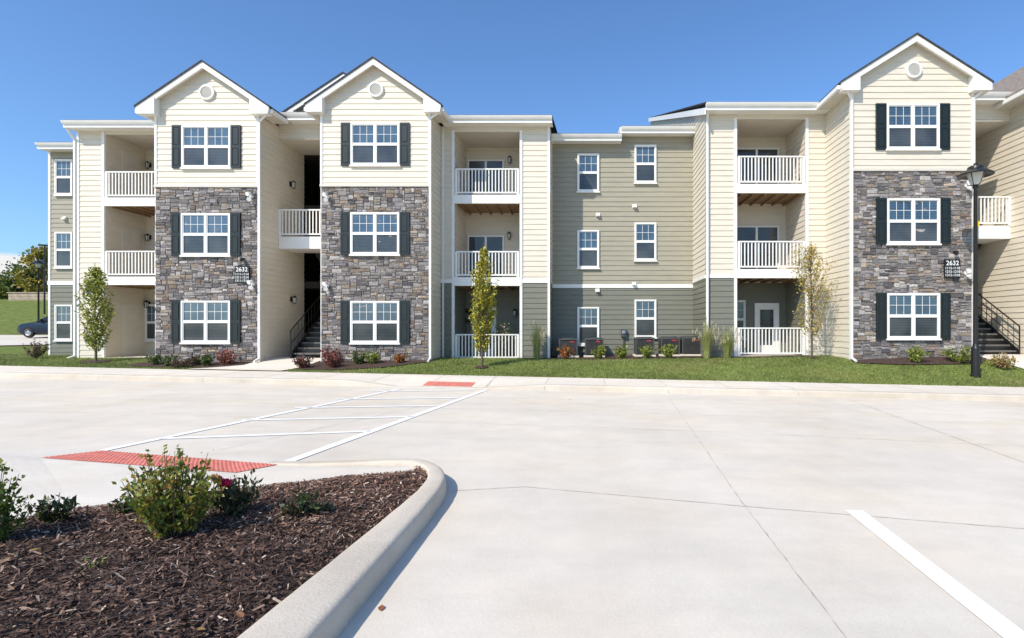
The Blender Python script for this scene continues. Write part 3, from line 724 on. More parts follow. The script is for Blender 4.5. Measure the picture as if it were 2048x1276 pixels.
# gable behind the second bay
gx0,gz0,ghalf,grise = X(685,20),Z(228,20),2.25,Z(147,20)-Z(228,20)
gmh = MB(); gmh.prism([(gx0-ghalf+.12,gz0-.7),(gx0-ghalf+.12,gz0+.02),(gx0,gz0+grise-.05),(gx0+ghalf-.12,gz0+.02),(gx0+ghalf-.12,gz0-.7)],20.3,26); gmh.build('gable_wall', M['cream'], BR)
gable_roof(gx0,20.3,ghalf-.3,gz0,grise,ghalf,(20.5,20.5),M['shingle'])
# S2 middle balcony stack
x0,x1 = xL2[1],X(1100,19.3); ox0,ox1 = X(909,19.3),X(1040,19.3); zc = Z(566,19.3)
for a,b in ((x0,ox0),(ox1,x1)):
    siding((a,19.3),(b,19.3),.2,zc,M['green']); siding((a,19.3),(b,19.3),zc+.13,8.62,M['cream']); part_box('band_board','white',a,b,19.262,19.33,zc,zc+.13)
siding((x1,19.3),(x1,20.7),.2,zc,M['green']); siding((x1,19.3),(x1,20.7),zc,8.62,M['cream'])
corner(x1-.04,19.3,z1=8.6); corner(x0+.1,19.3,z1=8.6,w=.06)
part_box('header_board','cream',ox0,ox1,19.285,19.36,8.42,8.62)
eave(x0+.15,x1+.1,19.3,8.6)
balcony(ox0,ox1,19.3,1.8,[(6.2,7.13),(3.31,4.23)],8.45,M['cream'],M['green'],3.1,ground=.42,ground_rail=1.32)
for a,b in ((6.2,7.98),(3.31,5.08)): slide_door(-4.5,-3.1,21.08,a,b)
slide_door(-4.3,-3.4,21.08,.42,2.35,True)
# M recessed middle
xm0,xm1,xms = x1,X(1412,18.5),X(1242,20.7); zc = Z(576,20.7)
siding((xm0,20.7),(xm1,20.7),.2,zc,M['green']); siding((xm0,20.7),(xms,20.7),zc+.14,8.5,M['khaki']); siding((xms,20.7),(xm1,20.7),zc+.14,8.8,M['khaki'])
part_box('band_board','white',xm0,xm1,20.662,20.73,zc,zc+.14)
eave(xm0-.05,xms,20.7,8.46); eave(xms-.02,xm1,20.7,8.74)
for py in (346,498.5,652): window('sgl',X(1176.5,20.7),20.68,Z(py,20.7))
for py in (328.5,483.5,637): window('sgl',X(1290.5,20.7),20.68,Z(py,20.7))
def wall_vent(x, Y, z):
    mb = MB(); mb.prism([(x-.08,z-.07),(x+.08,z-.07),(x+.08,z+.07),(x-.08,z+.07)],Y-.03,Y); b = len(mb.v)
    mb.v += [(x-.065,Y-.03,z+.06),(x+.065,Y-.03,z+.06),(x+.075,Y-.13,z-.05),(x-.075,Y-.13,z-.05),(x-.065,Y-.03,z-.06),(x+.065,Y-.03,z-.06)]
    for q in ((0,1,2,3),(0,3,4),(1,5,2),(3,2,5,4)): mb.f.append(tuple(b+w_ for w_ in q)); mb.m.append(0)
    mb.build('wall_vent', M['white'], BR)
for px,py in ((1196,430),(1269,413),(1195,581),(1268,568)): wall_vent(X(px,20.7),20.68,Z(py,20.7))
wall_vent(X(131,22),21.98,Z(437,22))
# S3 right balcony stack
x0,x1 = xm1,xR[0]; ox0,ox1 = X(1473,18.5),X(1611,18.5); zc = Z(556,18.5)
siding((x0,18.5),(ox0,18.5),.2,zc,M['green']); siding((x0,18.5),(ox0,18.5),zc+.12,8.75,M['cream']); part_box('band_board','white',x0,ox0,18.462,18.53,zc,zc+.12)
siding((ox1,18.5),(x1,18.5),.2,8.75,M['cream'])
siding((x0,20.7),(x0,18.5),.2,zc,M['green']); siding((x0,20.7),(x0,18.5),zc+.12,8.75,M['cream']); part_box('band_board','white',x0-.03,x0+.02,18.56,20.66,zc,zc+.12)
corner(x0+.04,18.5,z1=8.72)
part_box('header_board','cream',ox0,ox1,18.485,18.56,8.56,8.75)
YB3, SL3 = 34, .36
zr = eave(x0-.1,x1+.1,18.5,8.72,YB3,'eave',SL3)
zf = lambda y: zr+(y-18.5)*SL3
siding((x0,YB3),(x0,18.5),8.75,zf(YB3)-.2,M['cream'],lambda z: (0,max(0,min(YB3-18.5, YB3-(18.5+(z-zr+.05)/SL3)))),'gable_wall')
rb = MB(); rb.hexa([(xx,yy,zz_) for xx in (x0-.14,x0-.103) for yy,zz_ in ((18.05,zf(18.05)-.22),(18.05,zf(18.05)+.0),(YB3,zf(YB3)+.0),(YB3,zf(YB3)-.22))]); rb.build('rake_board',M['white'],BR)
balcony(ox0,ox1,18.5,1.8,[(6.37,7.32),(3.51,4.46)],8.58,M['cream'],M['green'],3.2,ground=.6,ground_rail=1.55)
for a,b in ((6.37,8.17),(3.51,5.3)): slide_door(5.5,7.15,20.28,a,b)
slide_door(6.25,7.15,20.28,.6,2.45,True); window('sgl',5.5,20.28,1.85)
downspout(x0+.02,18.47,.55,8.5,(x0-.02,18.1,8.78)); downspout(xR[0]-.02,16.72,.6,8.5,(xR[0]-.25,16.55,8.75)); downspout(xL1[1]+.05,18.02,.5,8.3,(xL1[1]+.42,17.9,8.58)); downspout(xR[1]-.02,16.7,.65,8.5,(xR[1]+.3,16.55,8.75)); downspout(xL2[1]+.02,18.02,.5,8.4,(xL2[1]+.4,17.9,8.62))
rb = MB(); zq = 8.96; rb.hexa([(xx,yy,zz_) for xx in (xms-.07,xms-.024) for yy,zz_ in ((20.25,zq-.33),(20.25,zq-.02),(28.9,zq+1.68),(28.9,zq+1.4))]); rb.build('rake_board',M['white'],BR)
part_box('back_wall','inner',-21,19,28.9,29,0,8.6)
# ---------------------------------------------------------------- fixtures
def sign(x, Y, z, lines, label):
    r = empty('address_sign',(x,Y,z-.29),label,'sign','address signs on the stone bays')
    mb = MB(); mb.box(x-.235,x+.235,Y-.02,Y+.02,z-.28,z+.28); mb.build('panel', M['black'], r)
    for txt,size,zz_ in lines:
        cu = bpy.data.curves.new('t','FONT'); cu.body = txt; cu.size = size; cu.align_x = 'CENTER'; cu.extrude = .002; cu.offset = .002 if size > .15 else .0006
        to = bpy.data.objects.new('t',cu); C.objects.link(to); bpy.context.view_layer.update()
        me = bpy.data.meshes.new_from_object(to.evaluated_get(bpy.context.evaluated_depsgraph_get())); bpy.data.objects.remove(to)
        for v in me.vertices: a,b,c = v.co; v.co = (a,-c,b)
        me.materials.clear(); me.materials.append(M['white']); me.name = 'lettering'
        link('lettering', me, r, (x,Y-.025,z+zz_))
sign(X(484,17.9),17.91,Z(549,17.9),[('2632',.195,.10),('1111-1114',.105,-.025),('1211-1214',.105,-.13),('1311-1314',.105,-.235)],'black sign reading 2632 and 1111-1114 on the leftmost stone bay')
sign(X(1904.5,16.6),16.61,Z(537,16.6),[('2632',.195,.10),('1115-1118',.105,-.025),('1215-1218',.105,-.13),('1315-1318',.105,-.235)],'black sign reading 2632 and 1115-1118 on the right stone bay')
# wall lantern
lr = empty('wall_lantern',(0,0,0),'x','wall light','black wall lanterns by the doors')
mb = MB(); mb.box(-.05,.05,-.02,.01,-.05,.12); mb.cyl((0,-.02,.08),(0,-.13,.14),.012,.012,6); mb.build('bracket',M['black'],lr)
mb = MB(); mb.lathe((0,-.13,0),[(0,.17),(.03,.15),(.085,.09),(.08,.08)],8); mb.lathe((0,-.13,0),[(.045,-.13),(.045,-.11),(0,-.15)],8)
for k in range(4): a = k*math.pi/2+.78; mb.cyl((math.cos(a)*.075,-.13+math.sin(a)*.075,.085),(math.cos(a)*.045,-.13+math.sin(a)*.045,-.12),.008,.008,5)
mb.build('cage',M['black'],lr)
mb = MB(); mb.lathe((0,-.13,0),[(.062,.08),(.036,-.11)],8); mb.build('glass',M['glass_lamp'],lr)
LN = [((xL1[1]+.02,19.9,6.71),R(90),'black lantern on the upper side wall of the left stair passage'),((xL1[1]+.02,19.95,2.55),R(90),'black lantern low on the side wall of the left stair passage'),
 ((-17.12,21.63,7.9),0,'black lantern on the top floor balcony at far left'),((-17.12,21.63,5.06),0,'black lantern on the second floor balcony at far left'),((-17.16,21.63,2.45),0,'black lantern in the ground floor patio at far left'),
 ((X(1020,21.08),21.08,7.94),0,'black lantern beside the door of the middle top balcony'),((X(1019,21.08),21.08,5.04),0,'black lantern beside the door of the middle second floor balcony'),((X(1030,21.08),21.08,2.1),0,'black lantern in the middle ground floor patio')]
for i,(l,rz,lb) in enumerate(LN):
    if i == 0: lr.location = l; lr.rotation_euler = (0,0,rz); lr['label'] = lb
    else: copy_tree(lr,l,lb,rz=rz)
fl = empty('flood_light',(0,0,0),'x','flood light','white twin flood lights on the stone bays')
mb = MB(); mb.lathe((0,0,0),[(.0,-.03),(.06,-.03),(.06,.02)],12,0,'y'); mb.build('mount',M['white'],fl)
for s in (-1,1):
    mb = MB(); mb.cyl((0,-.03,s*.03),(0,-.1,s*.09),.015,.015,6); mb.cyl((0,-.07,s*.085),(-.03*s,-.2,s*.085-.05),.045,.07,10); mb.build('lamp_head',M['white'],fl)
FLS = [((X(503,17.95),17.96,Z(393,17.95)),'white flood light at top right of the leftmost stone bay'),((X(506,17.95),17.96,Z(568,17.95)),'white flood light right of the 1111-1114 sign'),((X(655,17.95),17.96,Z(394,17.95)),'white flood light at top left of the middle stone bay'),
 ((X(655,17.95),17.96,Z(571,17.95)),'white flood light low at left of the middle stone bay'),((X(1933,16.65),16.66,Z(371,16.65)),'white flood light at top right of the right stone bay'),((X(1932,16.65),16.66,Z(546,16.65)),'white flood light beside the 1115-1118 sign')]
for i,(l,lb) in enumerate(FLS):
    if i == 0: fl.location = l; fl['label'] = lb
    else: copy_tree(fl,l,lb)
cr = empty('security_camera',(X(487,17.95),17.96,Z(519,17.95)),'small black dome camera above the 1111-1114 sign','security camera','security cameras above the signs')
c0 = wl(cr); mb = MB(); mb.box(c0.x-.04,c0.x+.04,c0.y-.12,c0.y+.01,c0.z,c0.z+.05); mb.build('bracket',M['black'],cr)
mb = MB(); mb.lathe((c0.x,c0.y-.11,c0.z),[(.06,.02),(.06,-.02),(.045,-.06),(0,-.075)],12); mb.build('dome',M['black'],cr,smooth=True)
copy_tree(cr,(X(1909,16.65),16.66,Z(506,16.65)),'small black dome camera above the 1115-1118 sign')
# air conditioners
ar = empty('air_conditioner',(0,0,0),'x','air conditioner','air conditioner units along the recessed wall')
mb = MB(); mb.box(-.38,.38,-.38,.38,0,.06); mb.build('base_pan',M['walk'],ar)
mb = MB(); mb.box(-.29,.29,-.29,.29,.06,.6); mb.build('core',M['acdark'],ar)
mb = MB()
for k in range(13): zz_ = .1+k*.039; mb.box(-.33,.33,-.33,-.305,zz_,zz_+.018); mb.box(-.33,-.305,-.33,.33,zz_,zz_+.018); mb.box(.305,.33,-.33,.33,zz_,zz_+.018)
for a,b in ((-.335,-.295),(.295,.335)):
    for c,d in ((-.335,-.295),(.295,.335)): mb.box(a,b,c,d,.06,.62)
mb.build('louvre_panel',M['ac'],ar)
mb = MB(); mb.box(-.34,.34,-.34,.34,.62,.67); mb.lathe((0,0,.672),[(.28,0),(.28,.02),(.25,.02),(.25,0)],20); mb.lathe((0,0,.672),[(.2,0),(.2,.015),(.18,.015),(.18,0)],20); mb.build('top_cover',M['ac'],ar)
mb = MB(); mb.box(.06,.22,-.342,-.331,.53,.58); mb.build('badge',M['badge'],ar)
ACS = [(1137,19.9,'air conditioner under the left recessed window, left of its pair'),(1188,20.1,'air conditioner under the left recessed window, right of its pair'),(1288,19.8,'leftmost air conditioner of the right-hand three'),(1338,19.7,'middle air conditioner of the right-hand three'),(1380,19.6,'rightmost air conditioner, against the cream side wall')]
for i,(px,y,lb) in enumerate(ACS):
    l = (X(px,y),y,G(X(px,y),y)+.04)
    if i == 0: ar.location = l; ar['label'] = lb
    else: copy_tree(ar,l,lb)
um = empty('utility_meter',(X(1247,20.66),20.66,Z(672,20.7)),'grey utility meter box on the green wall between the lower windows','meter')
c0 = wl(um); mb = MB(); mb.box(c0.x-.1,c0.x+.1,c0.y-.12,c0.y+.0,c0.z-.02,c0.z+.26); mb.cyl((c0.x,c0.y-.05,c0.z),(c0.x,c0.y-.05,c0.z-.7),.02,.02,6); mb.build('box',M['ac'],um)
mb = MB(); mb.lathe((c0.x,c0.y-.12,c0.z+.14),[(.07,0),(.07,-.04),(0,-.05)],12,0,'y'); mb.build('dial',M['rim'],um)
# lamp posts
lp = empty('lamp_post',(X(1951,15.2),15.2,G(X(1951,15.2),15.2)),'black lamp post with hooded lantern in front of the right stone bay','lamp post','black lamp posts')
mb = MB(); mb.lathe((0,0,0),[(.13,0),(.13,.06),(.11,.08),(.105,.75),(.115,.78),(.08,.84),(.065,.9)],16); mb.build('base',M['black'],lp,loc=lp.location,smooth=False)
mb = MB(); mb.lathe((0,0,0),[(.062,.88),(.05,5.2),(.075,5.22),(.075,5.28),(.055,5.3)],14); mb.build('pole',M['black'],lp,loc=lp.location,smooth=True)
mb = MB(); mb.lathe((0,0,0),[(.09,5.30),(.13,5.36),(.21,5.60),(.22,5.64)],18); mb.build('lantern_glass',M['glass_lamp'],lp,loc=lp.location,smooth=True)
mb = MB(); mb.lathe((0,0,0),[(.43,5.56),(.44,5.59),(.30,5.68),(.2,5.74),(.19,5.80),(.1,5.84),(.05,5.86),(.05,5.9),(0,5.92)],24); mb.lathe((0,0,0),[(.43,5.565),(.22,5.635)],24)
for k in range(4): a = k*math.pi/2+.5; mb.cyl((math.cos(a)*.1,math.sin(a)*.1,5.29),(math.cos(a)*.225,math.sin(a)*.225,5.63),.012,.012,5)
mb.build('hood',M['black'],lp,loc=lp.location)
mb = MB(); mb.box(.035,.075,-.05,.05,4.15,4.3); mb.build('tag_plate',M['yellow'],lp,loc=lp.location)
xx = X(77,41); copy_tree(lp,(xx,41,G(xx,41)-.6),'distant black lamp post beyond the parked car at far left')
ap_ = empty('area_light',(X(89,50),50,G(X(89,50),50)),'tall thin light pole with flat head behind the trees at far left','light pole')
c0 = wl(ap_); zt = Z(492,50); mb = MB(); mb.cyl(c0,(c0.x,c0.y,zt),.07,.05,8); mb.build('pole',M['black'],ap_); mb = MB(); mb.box(c0.x-.35,c0.x+.2,c0.y-.15,c0.y+.15,zt,zt+.13); mb.build('lamp_head',M['black'],ap_)
# ---------------------------------------------------------------- trees
def upright_tree(px, Y, Ht, wid, zlo, nb, per, size, cols, probs, label, name='young_tree', spread=.9, twig=.004):
    x = X(px,Y); z = G(x,Y)
    r = empty(name,(x,Y,z),label,'tree'); b = Vector((x,Y,z)); mb = MB(); pts = []; lean = Vector((random.uniform(-.02,.02),0,1))
    n = 8; prev = b.copy()
    for k in range(1,n+1):
        p = b+lean*(Ht*.93*k/n)+Vector((random.gauss(0,.015),random.gauss(0,.015),0)); mb.cyl(prev,p,.035*(1-.85*(k-1)/n)+.004,.035*(1-.85*k/n)+.004,7); prev = p
    for i in range(nb):
        t = random.uniform(0,1); zz_ = zlo+(Ht*.9-zlo)*t*.95; rr = wid*(math.sin(math.pi*min(1,(t*.80+.17)))**.8)*random.uniform(.55,1.1)
        a = random.uniform(0,6.283); st = b+lean*max(.2,zz_-rr*.7); ln = rr*random.uniform(.8,1.7)
        tip = b+lean*min(Ht,zz_+ln*.9)+Vector((math.cos(a)*rr,math.sin(a)*rr,0)); mid = st*.5+tip*.5+Vector((math.cos(a)*rr*.15,math.sin(a)*rr*.15,-.03))
        mb.cyl(st,mid,twig*2.2,twig*1.4,5); mb.cyl(mid,tip,twig*1.4,twig*.5,4)
        cl = random.randint(int(per*.4),int(per*1.5))
        for k in range(cl):
            q = random.uniform(.3,1.08); pt = (st*(1-2*q)+mid*2*q) if q < .5 else (mid*(2-2*q)+tip*(2*q-1))
            pts.append(tuple(pt+Vector((random.gauss(0,1),random.gauss(0,1),random.gauss(0,1)))*size*spread))
    mb.build('trunk',M['bark'],r); leaf_mesh('crown',pts,size,cols,probs,r,1.5)
OL = [(.22,.28,.045),(.33,.36,.06),(.15,.20,.03),(.46,.41,.07)]
upright_tree(192,18.3,3.55,.46,.45,135,30,.040,OL,[.35,.32,.15,.18],'narrow green young tree in front of the far left balconies')
upright_tree(964,16.9,4.15,.40,.55,140,30,.040,[(.27,.28,.03),(.43,.38,.04),(.19,.22,.03),(.54,.44,.05)],[.3,.36,.14,.2],'narrow yellow-green young tree in front of the middle balconies')
upright_tree(1624,17.3,3.95,.60,.75,130,17,.034,[(.50,.38,.08),(.52,.32,.08),(.30,.29,.06),(.58,.46,.18)],[.35,.2,.3,.15],'sparse young tree with thin orange-yellow leaves beside the right balconies','young_tree',1.5,.003)
def bg_tree(px, Y, z0, Ht, wid, n, size, cols, probs, label):
    x = X(px,Y); r = empty('background_tree',(x,Y,z0),label,'tree','trees on the hill at far left'); b = Vector((x,Y,z0)); mb = MB(); mb.cyl(b-Vector((0,0,1)),b+Vector((0,0,Ht*.6)),.2,.08,8); pts = []
    for i in range(34):
        a = random.uniform(0,6.283); q = random.random()**.5; t = random.uniform(.15,1); rr = wid*q*math.sin(math.pi*min(.95,t*.8+.15))
        c = b+Vector((math.cos(a)*rr,math.sin(a)*rr,Ht*t*.95)); mb.cyl(b+Vector((0,0,Ht*t*.5)),c,.05,.02,5); cr_ = wid*random.uniform(.2,.38)
        for k in range(n//34): pts.append(tuple(c+Vector((random.gauss(0,.5),random.gauss(0,.5),random.gauss(0,.42)))*cr_))
    mb.build('trunk',M['bark'],r); leaf_mesh('crown',pts,size,cols,probs,r,1.4)
bg_tree(88,64,4.4,6.6,2.4,2600,.17,[(.36,.27,.04),(.22,.23,.04),(.45,.33,.05)],[.35,.4,.25],'golden autumn tree on the hill beside the tall light pole')
bg_tree(47,66,4.4,4.9,3.0,2600,.18,[(.12,.17,.03),(.08,.12,.025),(.2,.21,.04)],[.4,.4,.2],'rounded green tree on the hill, middle of the far left group')
bg_tree(8,65,4.2,3.2,2.8,2200,.18,[(.10,.14,.03),(.13,.17,.035),(.2,.2,.04)],[.4,.4,.2],'low green tree at the left edge of the photo')
bg_tree(-40,70,4.4,4.4,3.0,1500,.18,[(.11,.15,.03),(.15,.19,.04)],[.5,.5],'green tree just beyond the left edge of the hill')
bg_tree(125,70,4.6,6.0,2.6,1500,.18,[(.15,.19,.04),(.3,.25,.05)],[.5,.5],'green tree behind the far left corner of the building')
rw = empty('retaining_wall',(-56,60,4),'tan block retaining wall on the grassy hill at far left','wall'); mb = MB()
for k in range(5): mb.box(-63,-45,60-.02*k+.1,60.6,3.5+k*.36,3.5+k*.36+.35)
mb.build('block_course',M['block'],rw); mb = MB(); mb.box(-63.1,-44.9,59.95,60.65,5.31,5.41); mb.build('cap',M['block'],rw)
# shrubs by the building
def shrub(px, Y, wpx, hpx, cols, probs, label, n=520, size=.036):
    x = X(px,Y); r = empty('shrub',(x,Y,G(x,Y)+.02),label,'shrub'); s_ = Y/F; rad = wpx*s_/2; h = hpx*s_
    twig_plant(r,rad,h,28,max(8,n//28),size,cols,probs,1.5,.15,1.0)
YG = [(.21,.26,.04),(.31,.34,.055),(.13,.18,.03)]; YGP = [.4,.35,.25]
DG = [(.08,.12,.028),(.12,.165,.035),(.05,.075,.02)]; DGP = [.4,.35,.25]
BN = [(.14,.085,.055),(.10,.09,.04),(.2,.13,.08)]; ORG = [(.45,.15,.04),(.33,.1,.04),(.36,.25,.06)]
e3 = [.4,.3,.3]
for a in ((312,17.5,28,24,DG,DGP,'dark green shrub, leftmost in the bed under the left stone bay'),(340,17.2,30,24,DG,DGP,'dark green shrub, second from the left under the left stone bay'),
 (391,17.4,24,22,BN,e3,'small brownish shrub below the left stone bay windows'),(412,17.3,32,26,DG,DGP,'green shrub just left of the red bush under the left stone bay'),(363,16.95,44,20,BN,e3,'low spreading brown shrub at the front edge of the left bed'),
 (453,17.5,46,36,RED,RP,'red leaved bush under the left stone bay'),(608,16.9,38,26,[(.19,.06,.05),(.13,.075,.04),(.11,.04,.035)],e3,'maroon shrub at the path edge of the middle bed'),
 (660,17.6,44,38,RED,RP,'red bush against the left foot of the middle stone bay'),(668,16.95,36,28,[(.2,.06,.05),(.26,.09,.06),(.13,.06,.04)],e3,'low reddish shrub in front of the red bush in the middle bed'),
 (718,17.5,32,26,DG,DGP,'dark green shrub left under the middle stone bay windows'),(745,17.5,32,28,YG,YGP,'yellow-green shrub right under the middle stone bay windows'),(799,17.6,24,20,ORG,e3,'tiny orange-red shrub under the right end of the middle stone bay'),
 (1130,19.1,36,30,ORG,e3,'orange bush in front of the left pair of air conditioners'),(1198,19.1,34,32,YG,YGP,'green shrub below the left recessed windows'),(1244,19.0,36,30,YG,YGP,'green shrub between the two groups of air conditioners'),
 (1293,18.8,36,30,YG,YGP,'green shrub in front of the leftmost of the three air conditioners'),(1338,18.7,38,32,YG,YGP,'green shrub in front of the middle of the three air conditioners'),
 (1832,16.2,46,36,YG,YGP,'green shrub under the windows of the right stone bay'),(1918,16.1,60,38,YG,YGP,'large yellow-green shrub beside the lamp post'),(2006,15.6,54,34,[(.4,.26,.08),(.26,.26,.05),(.46,.3,.16)],e3,'yellow and pink shrub at the right edge by the path'),
 (72,19.8,42,42,BN,e3,'bare brownish bush at the far left corner of the building')):
    shrub(*a)
def tall_grass(px, Y, h, spread, label, n=260):
    x = X(px,Y); r = empty('ornamental_grass',(x,Y,G(x,Y)+.02),label,'ornamental grass'); b = wl(r); mb = MB(); pm = MB()
    for i in range(n):
        a = random.uniform(0,6.283); q = random.random(); hh = h*random.uniform(.55,1); out = Vector((math.cos(a),math.sin(a),0)); st = b+out*random.uniform(0,.12); col = random.choice([(.28,.33,.08),(.38,.39,.13),(.21,.26,.06),(.48,.42,.2)])
        side = Vector((-math.sin(a),math.cos(a),0))*.009; pr2 = st
        for k in range(1,5):
            t = k/4; p = st+out*(spread*q*t*t)+Vector((0,0,hh*(t-.22*q*t*t))); w0 = side*(1-(k-1)/4.5); w1 = side*(1-k/4.5); mb.face([pr2-w0,pr2+w0,p+w1,p-w1],0,col); pr2 = p
        if i%9 == 0:
            for k in range(10):
                c = pr2+Vector((random.gauss(0,.012),random.gauss(0,.012),-k*.012+.04)); pm.face([c+Vector((-.01,0,0)),c+Vector((0,.0,-.02)),c+Vector((.01,0,.0)),c+Vector((0,0,.025))],0,(.55,.47,.32))
    mb.build('blades',M['leaf'],r); pm.build('plume',M['leaf'],r)
tall_grass(1073,18.6,1.45,.4,'tall wispy ornamental grass at the corner right of the middle balconies',190)
tall_grass(1414,18.0,1.35,.4,'taller clump of ornamental grass left of the right patio railing')
tall_grass(1455,17.9,1.1,.45,'shorter clump of ornamental grass against the right patio railing')
# patio items
wr = empty('wreath',(X(936,21.0),21.0,Z(632,21)),'dark wreath hung on the middle ground floor patio door','wreath'); c0 = wl(wr); pts = []
for k in range(260): a = random.uniform(0,6.283); q = .2+random.gauss(0,.035); pts.append((c0.x+math.cos(a)*q,c0.y-.04+random.gauss(0,.02),c0.z+math.sin(a)*q))
leaf_mesh('foliage',pts,.035,[(.10,.05,.03),(.2,.08,.03),(.05,.06,.02)],e3,wr)
fp = empty('flower_pot',(X(1004,20.3),20.3,.43),'tall potted plant with pale flowers on the middle ground floor patio','potted plant'); c0 = wl(fp)
mb = MB(); mb.lathe(tuple(c0),[(.12,0),(.17,.34),(.18,.36),(.15,.36),(.14,.3),(0,.3)],14); mb.build('pot',M['inner'],fp)
pts = [(c0.x+random.gauss(0,.17),c0.y+random.gauss(0,.12),c0.z+.9+random.gauss(0,.25)) for k in range(260)]; leaf_mesh('foliage',pts,.045,[(.08,.12,.03),(.35,.3,.12),(.5,.45,.36)],[.5,.25,.25],fp)
mb = MB()
for k in range(8): mb.cyl((c0.x,c0.y,c0.z+.3),(c0.x+random.gauss(0,.12),c0.y+random.gauss(0,.1),c0.z+1),.008,.005,5)
mb.build('stem',M['bark'],fp)
# ---------------------------------------------------------------- parked car (nose to the left)
cx_,cy_ = X(26,33)+2.2,34; cz_ = G(cx_,cy_)+.07
car = empty('parked_car',(cx_,cy_,cz_),'dark blue parked car partly hidden behind the left corner of the building','car')
def lofted(sections, name, mt, smooth=True):
    mb = MB(); n_ = len(sections[0])
    for s_ in sections: mb.v += [(cx_+a,cy_+b,cz_+c) for a,b,c in s_]
    for i in range(len(sections)-1):
        for k in range(n_): j = (k+1)%n_; mb.f.append((i*n_+k,i*n_+j,(i+1)*n_+j,(i+1)*n_+k)); mb.m.append(0)
    mb.f += [tuple(range(n_)),tuple(range((len(sections)-1)*n_,len(sections)*n_))]; mb.m += [0,0]
    return mb.build(name,mt,car,smooth=smooth)
def sec(x,w,zb_,zt): return [(x,-w*.9,zb_),(x,-w,zb_+.15),(x,-w,zt-.16),(x,-w*.9,zt-.03),(x,-w*.4,zt),(x,w*.4,zt),(x,w*.9,zt-.03),(x,w,zt-.16),(x,w,zb_+.15),(x,w*.9,zb_)]
lofted([sec(*q) for q in ((-2.25,.55,.35,.62),(-2.18,.78,.24,.76),(-1.9,.88,.2,.86),(-1.0,.9,.2,.98),(0,.91,.2,1.0),(1.4,.91,.2,1.02),(2.0,.88,.22,1.0),(2.2,.76,.3,.92))],'body',M['carp'])
def cab(x,wb,wt,zt): return [(x,-wb,.96),(x,-wt,zt-.06),(x,-wt*.8,zt),(x,wt*.8,zt),(x,wt,zt-.06),(x,wb,.96)]
lofted([cab(-1.05,.8,.78,1.03),cab(-.35,.84,.68,1.42),cab(.1,.84,.68,1.49),cab(1.0,.84,.68,1.47),cab(1.6,.82,.68,1.3),cab(2.0,.78,.74,1.04)],'cabin',M['carp'])
for s in (-1,1):
    for a,b,c,d in ((-.75,-.3,.22,.28),(.32,.36,1.3,1.05)):
        mb = MB(); mb.face([(cx_+a,cy_+s*.845,cz_+1.03),(cx_+(-.2 if a < 0 else .36),cy_+s*.715,cz_+1.38),(cx_+c+.04,cy_+s*.715,cz_+1.39),(cx_+(c if a < 0 else 1.6),cy_+s*.845,cz_+1.03)]); mb.build('side_window',M['carg'],car)
    for xw in (-1.4,1.35):
        mb = MB(); mb.lathe((cx_+xw,cy_+s*.82,cz_+.33),[(.2,-.09),(.31,-.1),(.33,-.06),(.33,.06),(.31,.1),(.2,.09)],20,0,'y'); wh_ = mb.build('wheel',M['rubber'],car)
        mb = MB(); mb.lathe((cx_+xw,cy_+s*.82,cz_+.33),[(.21,s*.085),(.17,s*.06),(.06,s*.08),(0,s*.085)],10,0,'y'); mb.build('rim',M['rim'],wh_)
    mb = MB(); mb.face([(cx_-2.2,cy_+s*.62,cz_+.62),(cx_-2.02,cy_+s*.87,cz_+.64),(cx_-1.85,cy_+s*.885,cz_+.76),(cx_-2.16,cy_+s*.66,cz_+.74)]); mb.build('headlight',M['tail'],car)
    mb = MB(); mb.box(cx_-.72,cx_-.52,cy_+s*.9,cy_+s*1.02,cz_+1.0,cz_+1.12); mb.build('wing_mirror',M['carp'],car)
# ---------------------------------------------------------------- light, sky, camera
el, az = R(43), R(39)
sun = bpy.data.lights.new('sun','SUN'); sun.energy = 4.8; sun.angle = R(.5); sun.color = (1,.92,.80)
so = bpy.data.objects.new('sun',sun); C.objects.link(so)
d = Vector((math.sin(az)*math.cos(el),math.cos(az)*math.cos(el),-math.sin(el))); so.rotation_euler = d.to_track_quat('-Z','Y').to_euler(); so.location = (-20,-30,40)
w = bpy.data.worlds.new('World'); bpy.context.scene.world = w; w.use_nodes = True
N = w.node_tree.nodes; LK = w.node_tree.links
sk = N.new('ShaderNodeTexSky'); sk.sky_type = 'NISHITA'; sk.sun_disc = False; sk.sun_elevation = el; sk.sun_rotation = R(180)+az; sk.altitude = 200; sk.air_density = 1.0; sk.dust_density = 1.1; sk.ozone_density = 1.5
gn = N.new('ShaderNodeMix'); gn.data_type = 'RGBA'; gn.blend_type = 'MULTIPLY'; gn.inputs[0].default_value = 1; gn.inputs[7].default_value = (1.08,1.5,1.95,1)
LK.new(sk.outputs[0], gn.inputs[6])
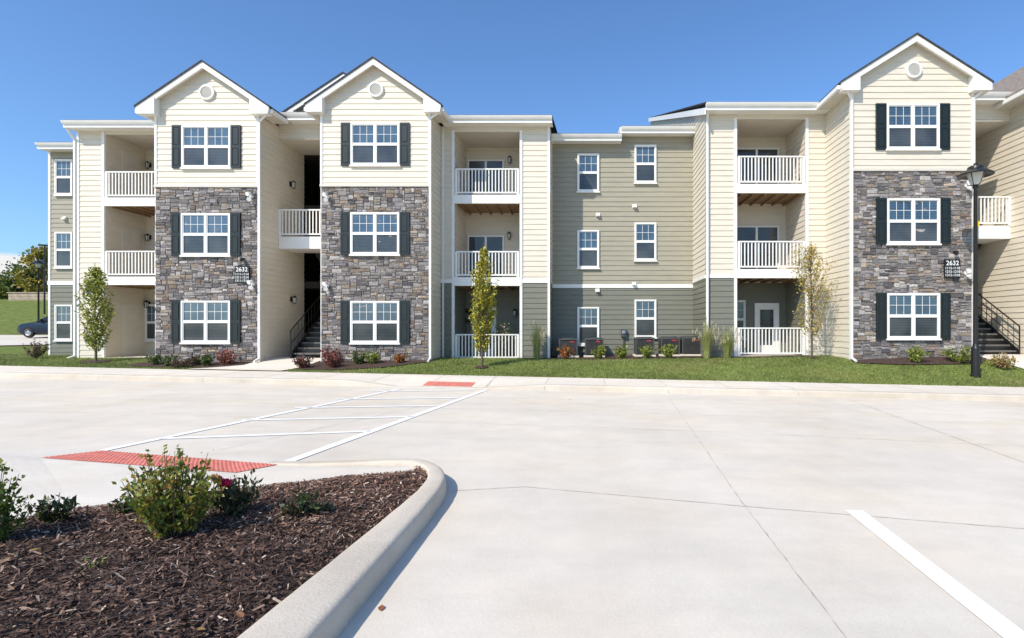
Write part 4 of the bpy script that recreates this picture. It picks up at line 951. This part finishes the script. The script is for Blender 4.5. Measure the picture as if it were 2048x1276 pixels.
# a small fair-weather cloud low in the north-west
tc = N.new('ShaderNodeTexCoord'); dv = Vector((-1155/F,1,124/F)).normalized()
dp = N.new('ShaderNodeVectorMath'); dp.operation = 'DISTANCE'; sc_ = N.new('ShaderNodeVectorMath'); sc_.operation = 'MULTIPLY'; sc_.inputs[1].default_value = (1,1,3.0); LK.new(tc.outputs['Generated'], sc_.inputs[0])
LK.new(sc_.outputs[0], dp.inputs[0]); dp.inputs[1].default_value = (dv.x,dv.y,dv.z*3.0)
mr = N.new('ShaderNodeMapRange'); mr.inputs[1].default_value = .01; mr.inputs[2].default_value = .065; mr.inputs[3].default_value = 1; mr.inputs[4].default_value = 0; LK.new(dp.outputs['Value'], mr.inputs[0])
cn = N.new('ShaderNodeTexNoise'); cn.inputs['Scale'].default_value = 40; cn.inputs['Detail'].default_value = 6; LK.new(sc_.outputs[0], cn.inputs['Vector'])
cm = N.new('ShaderNodeMath'); cm.operation = 'MULTIPLY'; LK.new(mr.outputs[0], cm.inputs[0]); LK.new(cn.outputs['Fac'], cm.inputs[1])
cr2 = N.new('ShaderNodeMapRange'); cr2.inputs[1].default_value = .12; cr2.inputs[2].default_value = .32; LK.new(cm.outputs[0], cr2.inputs[0])
cx2 = N.new('ShaderNodeMix'); cx2.data_type = 'RGBA'; LK.new(cr2.outputs[0], cx2.inputs[0]); LK.new(gn.outputs[2], cx2.inputs[6]); cx2.inputs[7].default_value = (8.6,8.6,8.7,1)
LK.new(cx2.outputs[2], N['Background'].inputs[0]); N['Background'].inputs[1].default_value = .106
cam = bpy.data.cameras.new('camera'); co = bpy.data.objects.new('camera',cam); C.objects.link(co); co.location = (0,0,H); co.rotation_euler = (R(90),0,0)
cam.sensor_width = 36; cam.lens = F/2048*36; cam.shift_x = (1024-CX)/2048; cam.shift_y = (CY-638)/2048; cam.clip_end = 4000
sc = bpy.context.scene; sc.camera = co
sc.view_settings.view_transform = 'Standard'; sc.view_settings.look = 'None'; sc.view_settings.exposure = 0
